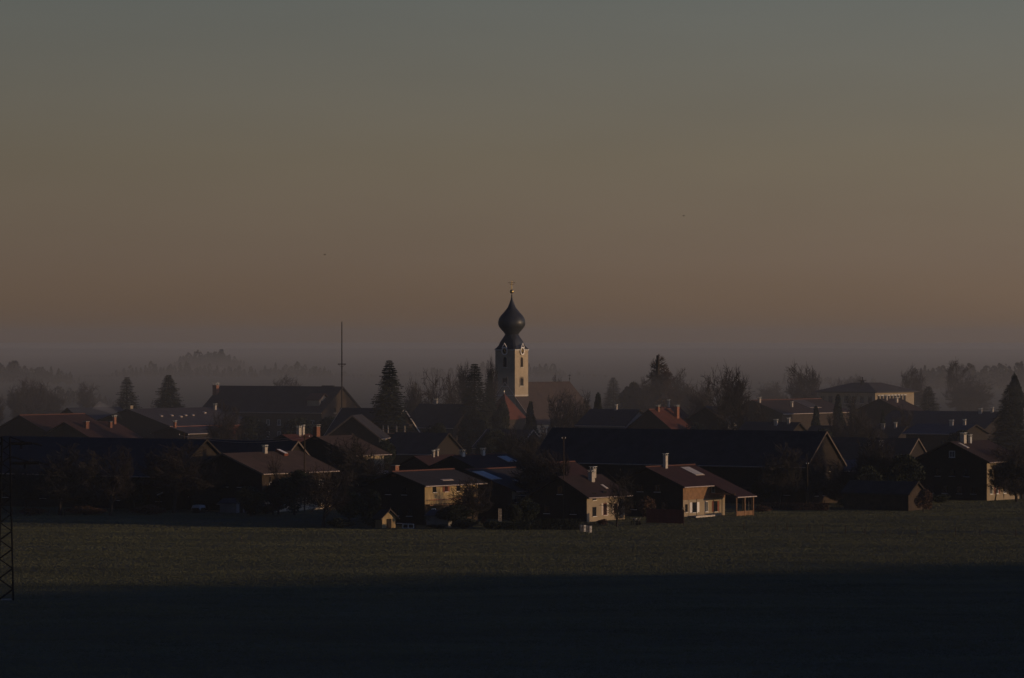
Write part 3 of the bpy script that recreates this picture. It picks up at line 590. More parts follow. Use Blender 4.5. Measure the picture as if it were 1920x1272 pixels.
roof_panel(hK, gK, 13.0, 16.0, 1.2, 3.8, 3)
hK2, gK2 = house('small faded red roof with two thin chimneys left of the dotted ridge', (775, 855), 835, 'u', 4.2, 13, 27, .6, .5, 'grey', 'roof_rose', None, chimneys=[(5.5, -.6, .9, .35), (7.3, -.3, .9, .35)])
hK3, gK3 = house('red brown roof peeking out behind the two bright chimneys', (1028, 868), 745, 'u', 4.6, 7.5, 28, .6, .5, 'grey', 'roof_rose', 'ridge', front=[(0, 3, 1, 1.3)])
hR0, gR0 = house('small red roof with twin chimneys above the dark barn verge', (528, 815), 900, 'u', 4, 9, 24, .6, .5, 'white', 'roof_red', None, chimneys=[(5.2, -.3, 1.4, .7), (6.6, -.3, 1.6, .5)])

# ---------------------------------------------------------------- middle of the village
house('red tiled roof with a lit ridge at the far left', (36, 779), 985, 'u', 8.5, 22, 24, .9, .8, 'grey', 'roof_rose', 'ridge')
hM1, gM1 = house('lower red roof with three chimneys beside the far left ridge', (120, 792), 965, 'u', 8.5, 16.5, 24, .9, .8, 'grey', 'roof_rose', None,
    chimneys=[(3.4, -3.0, 1.4, .9, 'brick', None), (12.0, -3.0, 1.2, .6, 'brick', None), (15.5, -1.3, 1.5, .6, 'brick', 'tin')])
house('slate blue roof behind the far left red roofs', (126, 765), 1100, 'u', 8, 20, 33, .8, .7, 'grey', 'roof_slate', None)
hM3, gM3 = house('long corrugated barn roof with bright specks left of the dark inn', (238, 767), 1080, 'u', 13, 36, 17, .8, .6, 'wood_red', 'roof_sheet', None, chimneys=[(2, 1, 1.0, .9, 'ochre', None), (33, -2, 1.1, .6)], name='barn', cat='barn')
for i, (x_, s_) in enumerate(((5, 6.2), (9.5, 6.0), (12, 7.0), (15, 6.1), (18, 6.1), (25, 4.4))): roof_panel(hM3, gM3, x_, x_ + .7, s_, s_ + .6, 1, 'skylight', 'tin', 'gutter', .3)
MB().box(-.4, 36.4, -gM3['e'] - .25, -gM3['e'] - .1, gM3['zo'] - .35, gM3['zo'] - .05).build('fascia', 'redpaint', hM3)
house('lean roofed outbuilding with lit chimney below the corrugated barn', (318, 801), 1010, 'u', 5, 16, 15, .6, .5, 'darkwood', 'roof_sheet', None, chimneys=[(1.0, -.4, 1.2, .5, 'brick')], name='outbuilding', cat='building')
hM4, gM4 = house('large dark inn with long steep roof behind the maypole', (643, 725), 1165, 'v', 9, 41, 36, .7, .6, 'wood', 'roof_dark', None, name='inn', cat='building',
    front=winrow(5, -6, 3, 4, 1.1, 1.5) + winrow(5, -6, 3, 7.2, 1.1, 1.5) + winrow(3, -3, 3, 10.6, 1.1, 1.5), left=winrow(10, 3, 3.8, 4, 1.1, 1.5) + winrow(10, 3, 3.8, 7.2, 1.1, 1.5))
chimney(hM4, 41.0, 3.0, gM4['zr'] - 3.5, gM4['zr'] + .1, 1.2, 1.4, 'brick', 'tin', .5)
dr = MB().prism_x([(2.6, gM4['zr'] - 5.5), (7.2, gM4['zr'] - 5.5), (7.2, gM4['zr'] - 3.6), (5.1, gM4['zr'] - 2.2), (3.0, gM4['zr'] - 3.6)], 2.2, 6.2).build('dormer', 'plaster', hM4)
for s in (-1, 1): MB().prism_x([(5.1, gM4['zr'] - 2.0), (5.1 + s * 2.5, gM4['zr'] - 3.75), (5.1 + s * 2.5, gM4['zr'] - 3.55), (5.1, gM4['zr'] - 1.8)], 1.6, 6.6).build('dormer_roof', 'ridge', dr)
for y_ in (4.2, 5.1, 6.0): MB().box(2.1, 2.195, y_ - .3, y_ + .3, gM4['zr'] - 5.2, gM4['zr'] - 3.9).build('pane', 'glass', dr)
MB().box(2.4, 6.4, -.3, .3, gM4['zr'] - .05, gM4['zr'] + .25).build('ridge_vent', 'roof_dark', hM4)
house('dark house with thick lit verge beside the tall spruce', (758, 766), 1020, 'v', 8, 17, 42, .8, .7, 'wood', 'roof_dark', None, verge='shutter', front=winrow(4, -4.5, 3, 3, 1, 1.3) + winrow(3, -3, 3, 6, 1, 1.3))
hN2, gN2 = house('house with shadowy gable facing the viewer left of the tall spruce', (660, 779), 960, 'u', 6, 11, 38, .7, .8, 'plaster', 'roof_dark', None, phi=8, verge='board', front=winrow(4, -4, 2.6, 3.2, 1, 1.3) + winrow(3, -2.6, 2.6, 6.2, 1, 1.3))
hbal = thing('balcony_row', 'row of lit balcony posts under the spruce house', 'balcony', tuple(at(736, 803, 985) - Vector((0, 0, at(736, 803, 985).z))), R(-20))
zb = at(736, 812, 985).z
MB().box(-4.4, 4.4, -1, 1, -.4, zb - .18).build('wall', 'darkwood', hbal); MB().box(-4.5, 4.5, -1.2, 1.2, zb - .178, zb - .03).build('floor_slab', 'wood_h', hbal)
for x_ in (-4.2, -1.9, -.7, 1.4, 3.4): MB().box(x_ - .12, x_ + .12, -1.15, -.92, zb - .03, zb + 1.75).build('post', 'shutter', hbal)
MB().box(-4.5, 4.5, -1.16, -1.08, zb + .7, zb + .8).build('rail', 'wood_h', hbal); MB().box(-4.6, 4.6, -1.4, 1.2, zb + 1.75, zb + 1.95).build('canopy', 'roof_dark', hbal)
house('dark roof with one white chimney under the open bare trees', (884, 758), 1090, 'v', 7.5, 15, 36, .7, .6, 'darkwood', 'roof_dark', None, chimneys=[(10.6, -.1, .9, .7)])
house('dark cottage roof between the brown roof and the evergreen hedge', (842, 812), 930, 'v', 6, 13, 34, .7, .6, 'darkwood', 'roof_dark', None, front=[(-2, 3, 1, 1.3), (2, 3, 1, 1.3)])
house('dark roof below the church nave behind the conical evergreen', (1000, 806), 1010, 'v', 6, 12, 33, .7, .6, 'darkwood', 'roof_dark', None, verge='gutter')
hP1, gP1 = house('bright red hipped roof with lit chimneys right of the church', (1216, 768), 980, 'u', 6.5, 8.5, 36, .6, .5, 'grey', 'roof_red', 'ridge', chimneys=[(2.6, -.6, 1.0, .6, 'brick', 'tin'), (7.6, -2.6, 2.4, .8, 'brick', 'tin')])
house('taller red roof just behind the lit chimney right of the church', (1238, 763), 1000, 'u', 6.5, 7, 38, .6, .5, 'grey', 'roof_red', None, chimneys=[(3.2, 0, 1.2, .4)])
house('shaded slate roof left of the bright red roofs', (1200, 768), 1010, 'v', 6, 13, 30, .6, .5, 'grey', 'roof_slate', None, chimneys=[(6, .3, .9, .4)])
house('dark gabled house under the pair of large bare trees', (1322, 762), 1000, 'u', 6, 10, 30, .8, .6, 'grey', 'roof_slate', None, verge='board')
hQ, gQ = house('long low roof with thin lit ridge left of the school', (1410, 751), 1140, 'u', 9, 36, 20, .6, .5, 'wood', 'roof_brown', 'ridge', chimneys=[(.8, -1.5, 1.0, .6), (12, -5, 1, .5)])
roof_panel(hQ, gQ, 20, 26, .8, 6.5, 1, 'roof_sheet', 'roof_sheet', 'gutter')
for nm, (ap, d_, k_, hw_, L_, pt_, rf_) in {
    'shaded roof in front of the long lit ridge': ((1500, 792), 960, 'v', 6, 13, 30, 'roof_slate'),
    'dark roof sloping down in front of the school windows': ((1648, 748), 1120, 'u', 8, 10, 23, 'roof_brown'),
    'long blue black roof left of the big right hand spruce': ((1880, 772), 1060, 'v', 9, 30, 24, 'roof_slate'),
    'flat blue grey roof below the long blue black roof': ((1830, 796), 960, 'v', 6, 14, 17, 'bluegrey'),
    'dark roof with two small lit chimneys above the field barn': ((1700, 800), 985, 'v', 8, 24, 30, 'roof_dark')}.items():
    house(nm, ap, d_, k_, hw_, L_, pt_, .7, .6, 'darkwood', rf_, None, chimneys=[(2, -.8 if k_ == 'u' else .6, .9, .45), (5, -2.2 if k_ == 'u' else 1.2, .9, .6)])
# school: flat hipped block, sunlit side with a row of tall windows
sc_ = at(1641, 737, 1270); zs = sc_.z
sch = thing('school', 'flat hip roofed block with a sunlit row of tall windows', 'building', (sc_.x, sc_.y, 0), ka)
MB().box(-19.5, 0, 0, 24, -.6, zs).build('wall', 'ochre', sch)
MB().add([(-20.7, -1.2, zs), (1.2, -1.2, zs), (1.2, 25.2, zs), (-20.7, 25.2, zs), (-12.5, 8, zs + 2.9), (-7, 8, zs + 2.9), (-7, 16, zs + 2.9), (-12.5, 16, zs + 2.9), (-20.7, -1.2, zs + .3), (1.2, -1.2, zs + .3), (1.2, 25.2, zs + .3), (-20.7, 25.2, zs + .3)],
    [(0, 3, 2, 1), (0, 1, 9, 8), (1, 2, 10, 9), (2, 3, 11, 10), (3, 0, 8, 11), (8, 9, 5, 4), (9, 10, 6, 5), (10, 11, 7, 6), (11, 8, 4, 7), (4, 5, 6, 7)]).build('roof', 'roof_dark', sch)
for i in range(9):
    f = window(sch, (.004, 2.0 + i * 2.0, zs - 2.1), (0, 1, 0), (0, 0, 1), (1, 0, 0), 1.25, 2.4, 'darkwood', None, True, False)
    MB().box(.03, .3, 2.0 + i * 2.0 - .68, 2.0 + i * 2.0 + .68, zs - .92, zs - .6).build('lintel_blind', 'tin', f)
for i in range(7): window(sch, (-18 + i * 2.7, -.004, zs - 2.1), (1, 0, 0), (0, 0, 1), (0, -1, 0), 1.25, 2.0, 'darkwood')
vt = MB().box(-8.4, -7.6, 6, 7, zs + 2.2, zs + 3.5).build('roof_vent', 'steel', sch); MB().box(-8.8, -7.2, 5.6, 7.4, zs + 3.5, zs + 3.65).build('cap', 'steel', vt); MB().tube((-8, 6.5, zs + 3.65), (-8, 6.5, zs + 4.6), .12, .2, 8).build('cowl', 'steel', vt)

# ---------------------------------------------------------------- maypole, pylon, poles, cables
mp = at(641, 605, 1145); my = thing('maypole', 'very tall thin maypole with one short crossbar beside the inn', 'maypole', (mp.x, mp.y, 0))
MB().tube((0, 0, -.5), (0, 0, mp.z), .26, .13, 10).build('pole', 'darkwood', my)
zc_ = at(0, 683, 1145).z; MB().box(-1.1, 1.1, -.1, .1, zc_ - .12, zc_ + .12).build('crossbar', 'darkwood', my)
MB().lathe([(.02, 0), (.16, .12), (.02, .3)], 8, (0, 0, mp.z)).build('knob', 'darkwood', my)
for s in (-1, 1): MB().bar((s * .9, 0, zc_ - .1), (s * .12, 0, zc_ - .8), .06).build('stay', 'darkwood', my)

pb = at(11, 1125, 491); pyl = thing('power_pylon', 'steel lattice power pylon standing in the shaded field', 'pylon', (pb.x, pb.y, ground_z(pb.x, pb.y)), R(8))
Ht = 18.7; hwid = lambda z: .44 + .42 * max(0, 1 - z / Ht)
for sx in (-1, 1):
    for sy in (-1, 1):
        MB().bar((sx * hwid(0), sy * hwid(0), -.4), (sx * hwid(Ht), sy * hwid(Ht), Ht), .13).build('leg', 'steel', pyl)
lev = [0]; 
while lev[-1] < Ht - .5: lev.append(min(Ht, lev[-1] + hwid(lev[-1]) * 1.45))
for i in range(len(lev) - 1):
    a, b = lev[i], lev[i + 1]; ha, hb_ = hwid(a), hwid(b); f = 1 if i % 2 else -1
    for q0, q1 in (((f * ha, -ha, a), (-f * hb_, -hb_, b)), ((f * ha, ha, a), (-f * hb_, hb_, b)), ((ha, f * ha, a), (hb_, -f * hb_, b)), ((-ha, f * ha, a), (-hb_, -f * hb_, b))):
        MB().bar(q0, q1, .075).build('brace', 'steel', pyl)
for z_, ln in ((18.0, 3.0), (15.75, 3.8)):
    for s in (-1, 1):
        h = hwid(z_); tip = Vector((s * ln, 0, z_ + .02)); am = MB().bar((s * h, -h, z_), tip, .24).build('cross_arm', 'steel', pyl)
        MB().bar((s * h, h, z_), tip, .2).build('chord', 'steel', am); MB().bar((s * h, 0, z_ + .75), tip * .72 + Vector((0, 0, z_ * .28 + .1)), .12).build('tie', 'steel', am)
        for k in range(3):
            t = .25 + .22 * k; MB().bar(Vector((s * h, -h, z_)).lerp(tip, t), Vector((s * h, h, z_)).lerp(tip, t + .1), .04).build('strut', 'steel', am)
        iw = MB()
        for k in range(8): iw.tube(tip + Vector((s * (.1 + .13 * k), 0, -.03 * k)), tip + Vector((s * (.2 + .13 * k), 0, -.03 * k - .02)), .13, .09, 8)
        iw.bar(tip, tip + Vector((s * 1.15, 0, -.26)), .05); tag(iw.build('insulator', 'steel', am), kind='stuff')
        iw = MB()
        for k in range(5): iw.tube(tip * .55 + Vector((s * .1, 0, z_ * .45 - .1 - .11 * k)), tip * .55 + Vector((s * .1, 0, z_ * .45 - .19 - .11 * k)), .1, .12, 8)
        tag(iw.build('insulator', 'steel', am), kind='stuff')
MB().box(-.65, .65, -.65, .65, -.35, .12).build('footing', 'stone', pyl)

def pole(x, ytop, d, label, r=.11, arm=.9):
    p = at(x, ytop, d); t = thing('utility_pole', label, 'pole', (p.x, p.y, 0)); g = ground_z(p.x, p.y)
    MB().tube((0, 0, g - .3), (0, 0, p.z), r * 1.2, r, 8).build('shaft', 'wood', t)
    if arm: MB().box(-arm, arm, -.06, .06, p.z - .5, p.z - .38).build('cross_arm', 'wood', t)
    for s in (-1, 1): MB().lathe([(.05, 0), (.08, .08), (.03, .2)], 8, (s * max(arm, .2) * .9, 0, p.z - .38)).build('insulator', 'paint', t)
    return p
p1 = pole(571, 815, 742, 'thin utility pole rising in front of the brown roofs'); p2 = pole(345, 812, 760, 'utility pole top standing left of the long sagging cable')
pole(1057, 818, 700, 'thin pole standing left of the huge barn roof', .08, .3); pole(1514, 866, 760, 'thin pale post in front of the barn gable', .09, 0)
def cable(a, b, sag, label, r=.03):
    mb = MB(); n = 20; pt = [a.lerp(b, i / n) - Vector((0, 0, 4 * sag * (i / n) * (1 - i / n))) for i in range(n + 1)]
    for i in range(n): mb.tube(pt[i], pt[i + 1], r, r, 5, False)
    tag(mb.build('cable', 'gutter'), label, 'cable')
cable(p2 + Vector((.8, 0, -.4)), p1 + Vector((-.8, 0, -.4)), .75, 'upper sagging cable between the two utility poles')
cable(p2 + Vector((-.8, 0, -.4)), p1 + Vector((.8, 0, -.4)), 1.15, 'lower sagging cable between the two utility poles')

# ---------------------------------------------------------------- trees by place
T = tree
SP = dict(name='spruce', cat='tree')
T('spruce1', 'tallest dark spruce standing right of the maypole', 730, 674, 1010, 128, **SP)
T('spruce2', 'dark narrow conifer left of the church tower', 890, 681, 1090, 104, **SP)
T('spruce0', 'dark conifer touching the left side of the church tower', 918, 697, 1110, 64, **SP)
T('spruce0', 'slim dark spruce at left behind the slate blue roof', 238, 706, 1160, 104, **SP)
T('spruce1', 'broad dark spruce behind the corrugated barn roof', 316, 702, 1170, 118, **SP)
T('spruce0', 'pointed hazy spruce left of the flat topped pine', 1150, 707, 1420, 84, **SP)
T('pine0', 'flat topped hazy pine right of the church nave', 1180, 712, 1360, 54, name='pine', cat='tree')
T('spruce1', 'large dark spruce at the right edge of the village', 1893, 720, 1000, 118, **SP)
T('pine0', 'round topped pine above the large spruce at the right edge', 1905, 694, 1080, 36, name='pine', cat='tree')
T('spruce2', 'dark conifer right of the school', 1741, 724, 1230, 80, **SP)
T('larch0', 'tall hazy larch right of the church', 1237, 678, 1345, 84, name='larch', cat='tree')
T('thuja0', 'conical evergreen in front of the church nave', 995, 757, 1060, 40, name='thuja', cat='tree')
T('thuja1', 'dark conical evergreen at the right end of the church', 1122, 742, 1020, 42, name='thuja', cat='tree')
T('thuja1', 'dark evergreen left of the small thuja by the school', 1572, 745, 1050, 40, name='thuja', cat='tree')
T('thuja0', 'small pointed evergreen below the school windows', 1655, 772, 1000, 24, name='thuja', cat='tree')
T('thuja1', 'small dark evergreen under the striped roof patch', 1530, 765, 1020, 34, name='thuja', cat='tree')
T('bare1', 'dark twiggy tree in front of the church nave roof', 1060, 738, 1060, 62)
T('bare0', 'bare tree top peeking over the church nave ridge', 1048, 706, 1420, 30)
T('dense0', 'dense brownish tree at the right foot of the church', 1092, 752, 1050, 36)
T('open0', 'open bare tree with clear forked limbs left of the church', 806, 701, 1150, 56)
T('bare2', 'smaller bare tree beside the tall spruce', 776, 717, 1170, 34)
T('bare0', 'bare tree standing left of the narrow conifer', 848, 706, 1160, 44)
T('bare2', 'spiky bare tree just behind the narrow conifer', 868, 688, 1190, 34)
T('bare2', 'slender bare tree at the shaded tower face', 921, 680, 1150, 26)
T('round0', 'dark evergreen mass below the shaded tower face', 940, 735, 1080, 40, name='evergreen_tree')
T('round1', 'dark evergreen crown under the narrow conifer', 885, 760, 1060, 60, name='evergreen_tree')
T('bare3', 'bare tree standing before the corrugated barn roof', 422, 764, 960, 62)
T('bare1', 'bare tree crown behind the inn ridge', 541, 710, 1500, 56)
T('bare0', 'left one of the two large bare trees above the huge barn', 1344, 694, 1000, 62)
T('bare2', 'right one of the two large bare trees above the huge barn', 1382, 702, 990, 58)
T('dense0', 'low bare tree left of the two large bare trees', 1318, 728, 1080, 50)
T('bare3', 'hazy bare tree just right of the larch', 1266, 704, 1355, 50)
T('dense0', 'low hazy bare tree left of the larch', 1204, 724, 1330, 44)
T('dense0', 'hazy thicket tree between larch and large bare trees', 1296, 728, 1350, 52)
T('round0', 'dark evergreen below the larch', 1238, 735, 1345, 62, name='evergreen_tree')
T('bare1', 'broad hazy bare tree left of the school', 1506, 690, 1350, 66)
T('dense0', 'round hazy tree between barn trees and school', 1446, 724, 1750, 44)
T('bare0', 'small tree top over the left end of the school roof', 1566, 714, 1700, 28); T('bare2', 'small tree top over the middle of the school roof', 1610, 706, 1700, 26)
T('bare3', 'low tree top between the two over the school roof', 1590, 712, 1800, 26)
T('bare1', 'dark hazy bare tree behind the right end of the school', 1714, 694, 1500, 48)
T('bare0', 'tall hazy bare tree between school and right spruce', 1798, 680, 1650, 58)
T('dense0', 'wide misty tree crown under the tall hazy bare tree', 1822, 716, 1600, 72)
T('dense0', 'reddish bare tree before the school wall', 1606, 762, 985, 46); T('bare3', 'pale twiggy tree left of the reddish bare tree', 1570, 778, 970, 36)
T('bare3', 'bare tree below the right half of the school', 1690, 770, 1000, 44)
T('bare1', 'misty double crowned tree at far left above the red roofs', 58, 714, 1450, 52); T('dense0', 'misty tree at far left edge of the red roofs', 38, 727, 1430, 44)
T('dense0', 'lower misty tree right of the double crowned one', 88, 730, 1480, 52); T('bare0', 'small misty round tree left of the slim spruce', 170, 719, 1600, 46)
T('bare2', 'dark bare tree cut by the left edge', -6, 742, 1300, 34)
# near row, along the meadow
T('bare3', 'spreading bare tree with forked trunk at the far left meadow edge', 112, 846, dist(966), 92); T('bare0', 'bare tree with straight trunk at the left meadow edge', 207, 842, dist(968), 86)
T('bare1', 'wide bare tree before the very long dark barn', 325, 836, dist(962), 110); T('dense0', 'low bare tree left of the brown roofed house', 392, 870, dist(960), 66)
T('bare3', 'low bare tree by the pylon at the left meadow edge', 48, 872, dist(958), 70)
T('fruit0', 'small fruit tree reaching over the brown roof eave', 512, 858, dist(966), 44, name='fruit_tree'); T('round0', 'dark round evergreen hiding the brown roof corner', 552, 868, dist(966), 70, name='evergreen_tree')
T('bare1', 'dark bare tree with twin trunk on the meadow left of the farmhouse', 606, 878, dist(986), 96)
T('dense0', 'brownish tree in front of the wide brown roof', 655, 832, 790, 84)
T('dense0', 'leafless tree between the wide brown roof and the farmhouse', 702, 862, 760, 62)
T('round1', 'dark evergreen bush at the farmhouse gable foot', 655, 915, dist(985), 62, name='evergreen_tree'); T('round0', 'tall dark evergreen bush left of the farmhouse gable', 690, 905, dist(984), 48, name='evergreen_tree')
T('round0', 'low dark evergreen below the plank storey corner', 818, 958, dist(987), 40, name='evergreen_tree'); T('round1', 'dark evergreen mass in front of the farmhouse side wall', 852, 942, dist(989), 70, name='evergreen_tree'); T('bare1', 'bare tree in front of the right end of the plank storey', 884, 898, dist(988), 74)
T('round1', 'dark evergreen between trellis and hedge', 962, 940, dist(987), 44, name='evergreen_tree'); T('round0', 'tall dark evergreen at the left eave of the gabled house', 990, 922, dist(986), 52, name='evergreen_tree')
T('round1', 'dark evergreen right of the huge barn gable', 1622, 868, 765, 66, name='evergreen_tree'); T('dense0', 'dense bare tree behind the huge barn right verge', 1640, 826, 772, 70)
T('round0', 'dark evergreen before the brown roofed house wall', 470, 902, dist(968), 74, name='evergreen_tree'); T('round1', 'dark evergreen under the brown roof eave', 522, 893, dist(966), 64, name='evergreen_tree')
T('round1', 'dark evergreen before the very long dark barn', 250, 895, dist(959), 70, name='evergreen_tree'); T('dense0', 'thin bare tree between the two left meadow trees', 160, 862, dist(962), 80)
T('dense0', 'dense bare tree between the barn and the two bright chimneys', 1002, 846, 712, 80); T('bare1', 'bare tree rising over the ridge of the gabled house', 1040, 852, 708, 56)
T('fruit0', 'gnarled fruit tree in front of the sunlit house wall', 1157, 884, dist(987), 62, name='fruit_tree')
T('dense0', 'twiggy tree filling the gap between the two near houses', 1196, 915, 722, 44); T('dry0', 'reddish shrub left of the red board fence', 1214, 930, dist(976), 34, name='shrub', cat='shrub')
T('bare3', 'bare tree right of the porch before the huge barn', 1462, 842, dist(950), 76); T('bare0', 'bare tree in front of the huge barn gable', 1516, 852, dist(948), 62)
T('dense0', 'low twiggy tree under the right verge of the huge barn', 1578, 872, dist(948), 62); T('bare3', 'bare tree between field barn and huge barn', 1622, 862, 800, 46)
T('round1', 'dark evergreen behind the low field barn', 1692, 846, 768, 84, name='evergreen_tree'); T('round0', 'broad dark evergreen behind the left part of the field barn', 1650, 858, 772, 70, name='evergreen_tree'); T('round0', 'evergreen mass left of the far right house', 1740, 852, 800, 60, name='evergreen_tree')
T('bare1', 'bare tree throwing twig shadows on the far right house', 1880, 842, dist(938), 66); T('bare3', 'leaning bare tree at the right edge of the meadow', 1916, 846, dist(936), 60)
T('dense0', 'dense bare tree hiding the right part of the far right house', 1906, 846, dist(943), 72); T('bare2', 'small bare tree by the corner of the far right house', 1866, 868, dist(941), 34)
T('dry0', 'reddish shrub at the lit end of the field barn', 1731, 912, 744, 34, name='shrub', cat='shrub')
T('round1', 'dark evergreen left of the porch swing frame', 1432, 886, dist(948), 46, name='evergreen_tree')
for i, (x, yt, d_, wd, v, lb) in enumerate(((820, 786, 985, 60, 'round1', 'dark evergreen above the dark cottage roof'), (770, 800, 960, 56, 'round0', 'dark evergreen left of the dark cottage roof'),
    (925, 800, 960, 70, 'round1', 'dark evergreen above the dotted ridge'), (870, 800, 1000, 44, 'thuja1', 'dark cone evergreen above the dotted ridge'), (1010, 812, 900, 66, 'dense0', 'brownish tree left of the huge barn ridge'),
    (960, 815, 880, 60, 'dense0', 'brownish tree right of the dotted ridge'), (715, 812, 905, 70, 'round0', 'dark evergreen below the lit balcony posts'), (1155, 775, 1010, 50, 'round1', 'dark evergreen left of the shaded slate roof'),
    (1300, 780, 980, 52, 'round0', 'dark evergreen right of the bright red roofs'), (1420, 775, 985, 50, 'dense0', 'reddish tree under the long lit ridge'), (1460, 780, 975, 60, 'round1', 'dark evergreen below the long lit ridge'),
    (1545, 790, 940, 60, 'round0', 'dark evergreen just above the huge barn gable'), (1640, 790, 960, 56, 'bare3', 'pale bare tree above the two small lit chimneys'), (1800, 800, 930, 70, 'round1', 'dark evergreen behind the two lit chimneys'),
    (470, 775, 1060, 70, 'round1', 'dark evergreen before the left end of the inn'), (560, 770, 1060, 80, 'round0', 'dark evergreen before the middle of the inn'), (620, 775, 1040, 66, 'round1', 'dark evergreen at the foot of the maypole'))):
    T(v, lb, x, yt, d_, wd, name='evergreen_tree' if v[0] in 'rt' else 'bare_tree')
for x, yb, wd, ht, v, lb in ((985, 990, 60, 18, 'shrub0', 'clipped dark shrub at the left foot of the gabled house'), (922, 993, 34, 18, 'shrub0', 'round dark shrub below the pale trellis'), (870, 992, 50, 22, 'shrub0', 'wide dark shrub before the plank farmhouse'),
    (820, 991, 40, 9, 'shrub0', 'low dark shrub right of the cold frame'), (1130, 984, 26, 12, 'shrub1', 'small brown shrub under the sunlit house wall'), (1430, 958, 40, 14, 'shrub1', 'brown shrub right of the swing frame'),
    (700, 988, 26, 18, 'shrub0', 'dark shrub left of the garden shed'), (1590, 952, 36, 20, 'shrub0', 'dark shrub left of the field barn'), (1760, 944, 50, 18, 'shrub0', 'dark shrub left of the far right house'),
    (640, 988, 50, 20, 'shrub0', 'broad dark shrub at the tree on the meadow'), (500, 964, 70, 20, 'shrub0', 'long dark shrub below the brown roofed house'), (280, 965, 80, 20, 'shrub1', 'brown shrub along the left meadow edge'),
    (160, 966, 90, 18, 'shrub1', 'brown undergrowth shrub between the two left trees'), (60, 966, 60, 16, 'shrub1', 'brown undergrowth shrub beside the pylon')):
    T(v, lb, x, yb - ht, dist(yb), wd, name='shrub', cat='shrub')

# far woods in the mist: each reads as one mass
def wood(label, x0, x1, d, ytop, jit, seed, n, depth=160):
    rnd = random.Random(seed); mb = MB()
    for k in range(n):
        x = x0 + (x1 - x0) * (k + rnd.random()) / n; dd = d + rnd.random() * depth
        f = (x - x0) / (x1 - x0); ed = smooth(.45, 1, 1 - 2 * f if x0 > 0 and f < .5 else 2 * f - 1 if x1 < 1920 else 0); H = max(2, at(x, ytop(f) + rnd.gauss(0, jit * 1.5) + 3 * noise.noise(Vector((x * .045, seed, 0))) + ed * 24, d).z); c = at(x, 0, dd); r = H * rnd.uniform(.2, .34); con = rnd.random() < .35
        mb.tube((c.x, c.y, -1), (c.x, c.y, H * .7), .3, .1, 5)
        for i in range(150):
            u = rnd.random(); rr = r * ((1 - u) ** .7 if con else math.sin(math.pi * min(1, u * .82 + .18)) ** .6) * rnd.random() ** .4; a = rnd.random() * 6.28
            p = Vector((c.x + rr * math.cos(a), c.y + rr * math.sin(a), H * (.12 + .88 * u))); s = H * .055
            q = Vector((rnd.gauss(0, 1), rnd.gauss(0, 1), rnd.gauss(0, 1))).normalized() * s; t = q.cross(Vector((rnd.gauss(0, 1), rnd.gauss(0, 1), rnd.gauss(0, 1)))).normalized() * s
            mb.add([p - q, p + t, p + q, p - t], [(0, 1, 2, 3)])
    tag(mb.build('far_wood', 'wood_far'), label, 'wood', None, 'stuff')
wood('misty wood on the far left horizon', -40, 150, 2800, lambda f: 694 - 6 * math.sin(f * 7), 4, 1, 60)
wood('faint misty wood above the broad spruce', 305, 470, 4300, lambda f: 666 + 14 * abs(f - .45) ** 1.0, 4, 2, 60)
wood('low faint misty wood between spruces and inn', 150, 700, 3300, lambda f: 690 - 4 * math.sin(f * 9), 3, 3, 120)
wood('faint misty wood behind the church', 700, 1140, 3300, lambda f: 690 + 4 * math.sin(f * 8), 3, 4, 90)
wood('hazy wood behind the larch and the bare trees', 1130, 1440, 2100, lambda f: 728 - 5 * math.sin(f * 6), 3, 5, 70)
wood('misty wood behind the school', 1420, 1700, 2700, lambda f: 712 - 4 * math.sin(f * 7), 3, 6, 70)
wood('misty wood at the right horizon', 1690, 1960, 2500, lambda f: 694 - 3 * math.sin(f * 8), 4, 7, 80)
wood('dark misty wood behind the far left roofs', -40, 240, 1900, lambda f: 742 + 6 * math.sin(f * 8), 4, 8, 70)

# ---------------------------------------------------------------- gardens and meadow
def gpt(x, y): p = at(x, y, dist(y)); return Vector((p.x, p.y, ground_z(p.x, p.y)))
p = gpt(729, 989); sh = thing('garden_shed', 'small steep roofed plank shed lit by the sun beside the dark farmhouse', 'shed', p, R(-58))
MB().prism_x([(-1.25, -.2), (1.25, -.2), (1.25, 1.75), (0, 2.85), (-1.25, 1.75)], -2.2, 0).build('wall', 'wood_pale', sh)
for s in (-1, 1): MB().prism_x([(0, 3.0), (s * 1.75, 1.48), (s * 1.75, 1.36), (0, 2.88)], -2.5, .5).build('roof', 'roof_dark', sh)
for s in (-1, 1): MB().bar((.53, 0, 3.0), (.53, s * 1.75, 1.46), .1).build('verge_board', 'board', sh)
for i in range(8): MB().box(.003, .04, -1.2 + i * .3, -1.2 + i * .3 + .26, -.1, 1.62 if 0 < i < 7 else 1.5).build('plank', 'wood_pale', sh)
MB().box(.042, .08, -.45, .45, -.1, 1.5).build('door', 'darkwood', sh); MB().tube((.53, 0, 2.98), (.53, 0, 3.35), .06, .03, 6).build('finial', 'board', sh)
p = gpt(768, 990); cf_ = thing('cold_frame', 'pale framed garden cold frame right of the plank shed', 'cold frame', p, R(-25))
MB().box(-1, 1, -.45, .45, -.1, .55).build('body', 'darkwood', cf_)
for x0_, x1_, z0_, z1_ in ((-1, 1, .66, .75), (-1, 1, .02, .1), (-1, -.9, .1, .66), (.9, 1, .1, .66), (-.04, .04, .1, .66)): MB().box(x0_, x1_, -.52, -.46, z0_, z1_).build('frame_bar', 'paint', cf_)
MB().box(-.9, .9, -.475, -.452, .1, .66).build('pane', 'glass', cf_); MB().box(-1.05, 1.05, -.5, .5, .752, .8).build('lid', 'glass', cf_)
p = gpt(751, 988); ra = thing('low_rail', 'short low wooden rail between shed and cold frame', 'rail', p, R(-25))
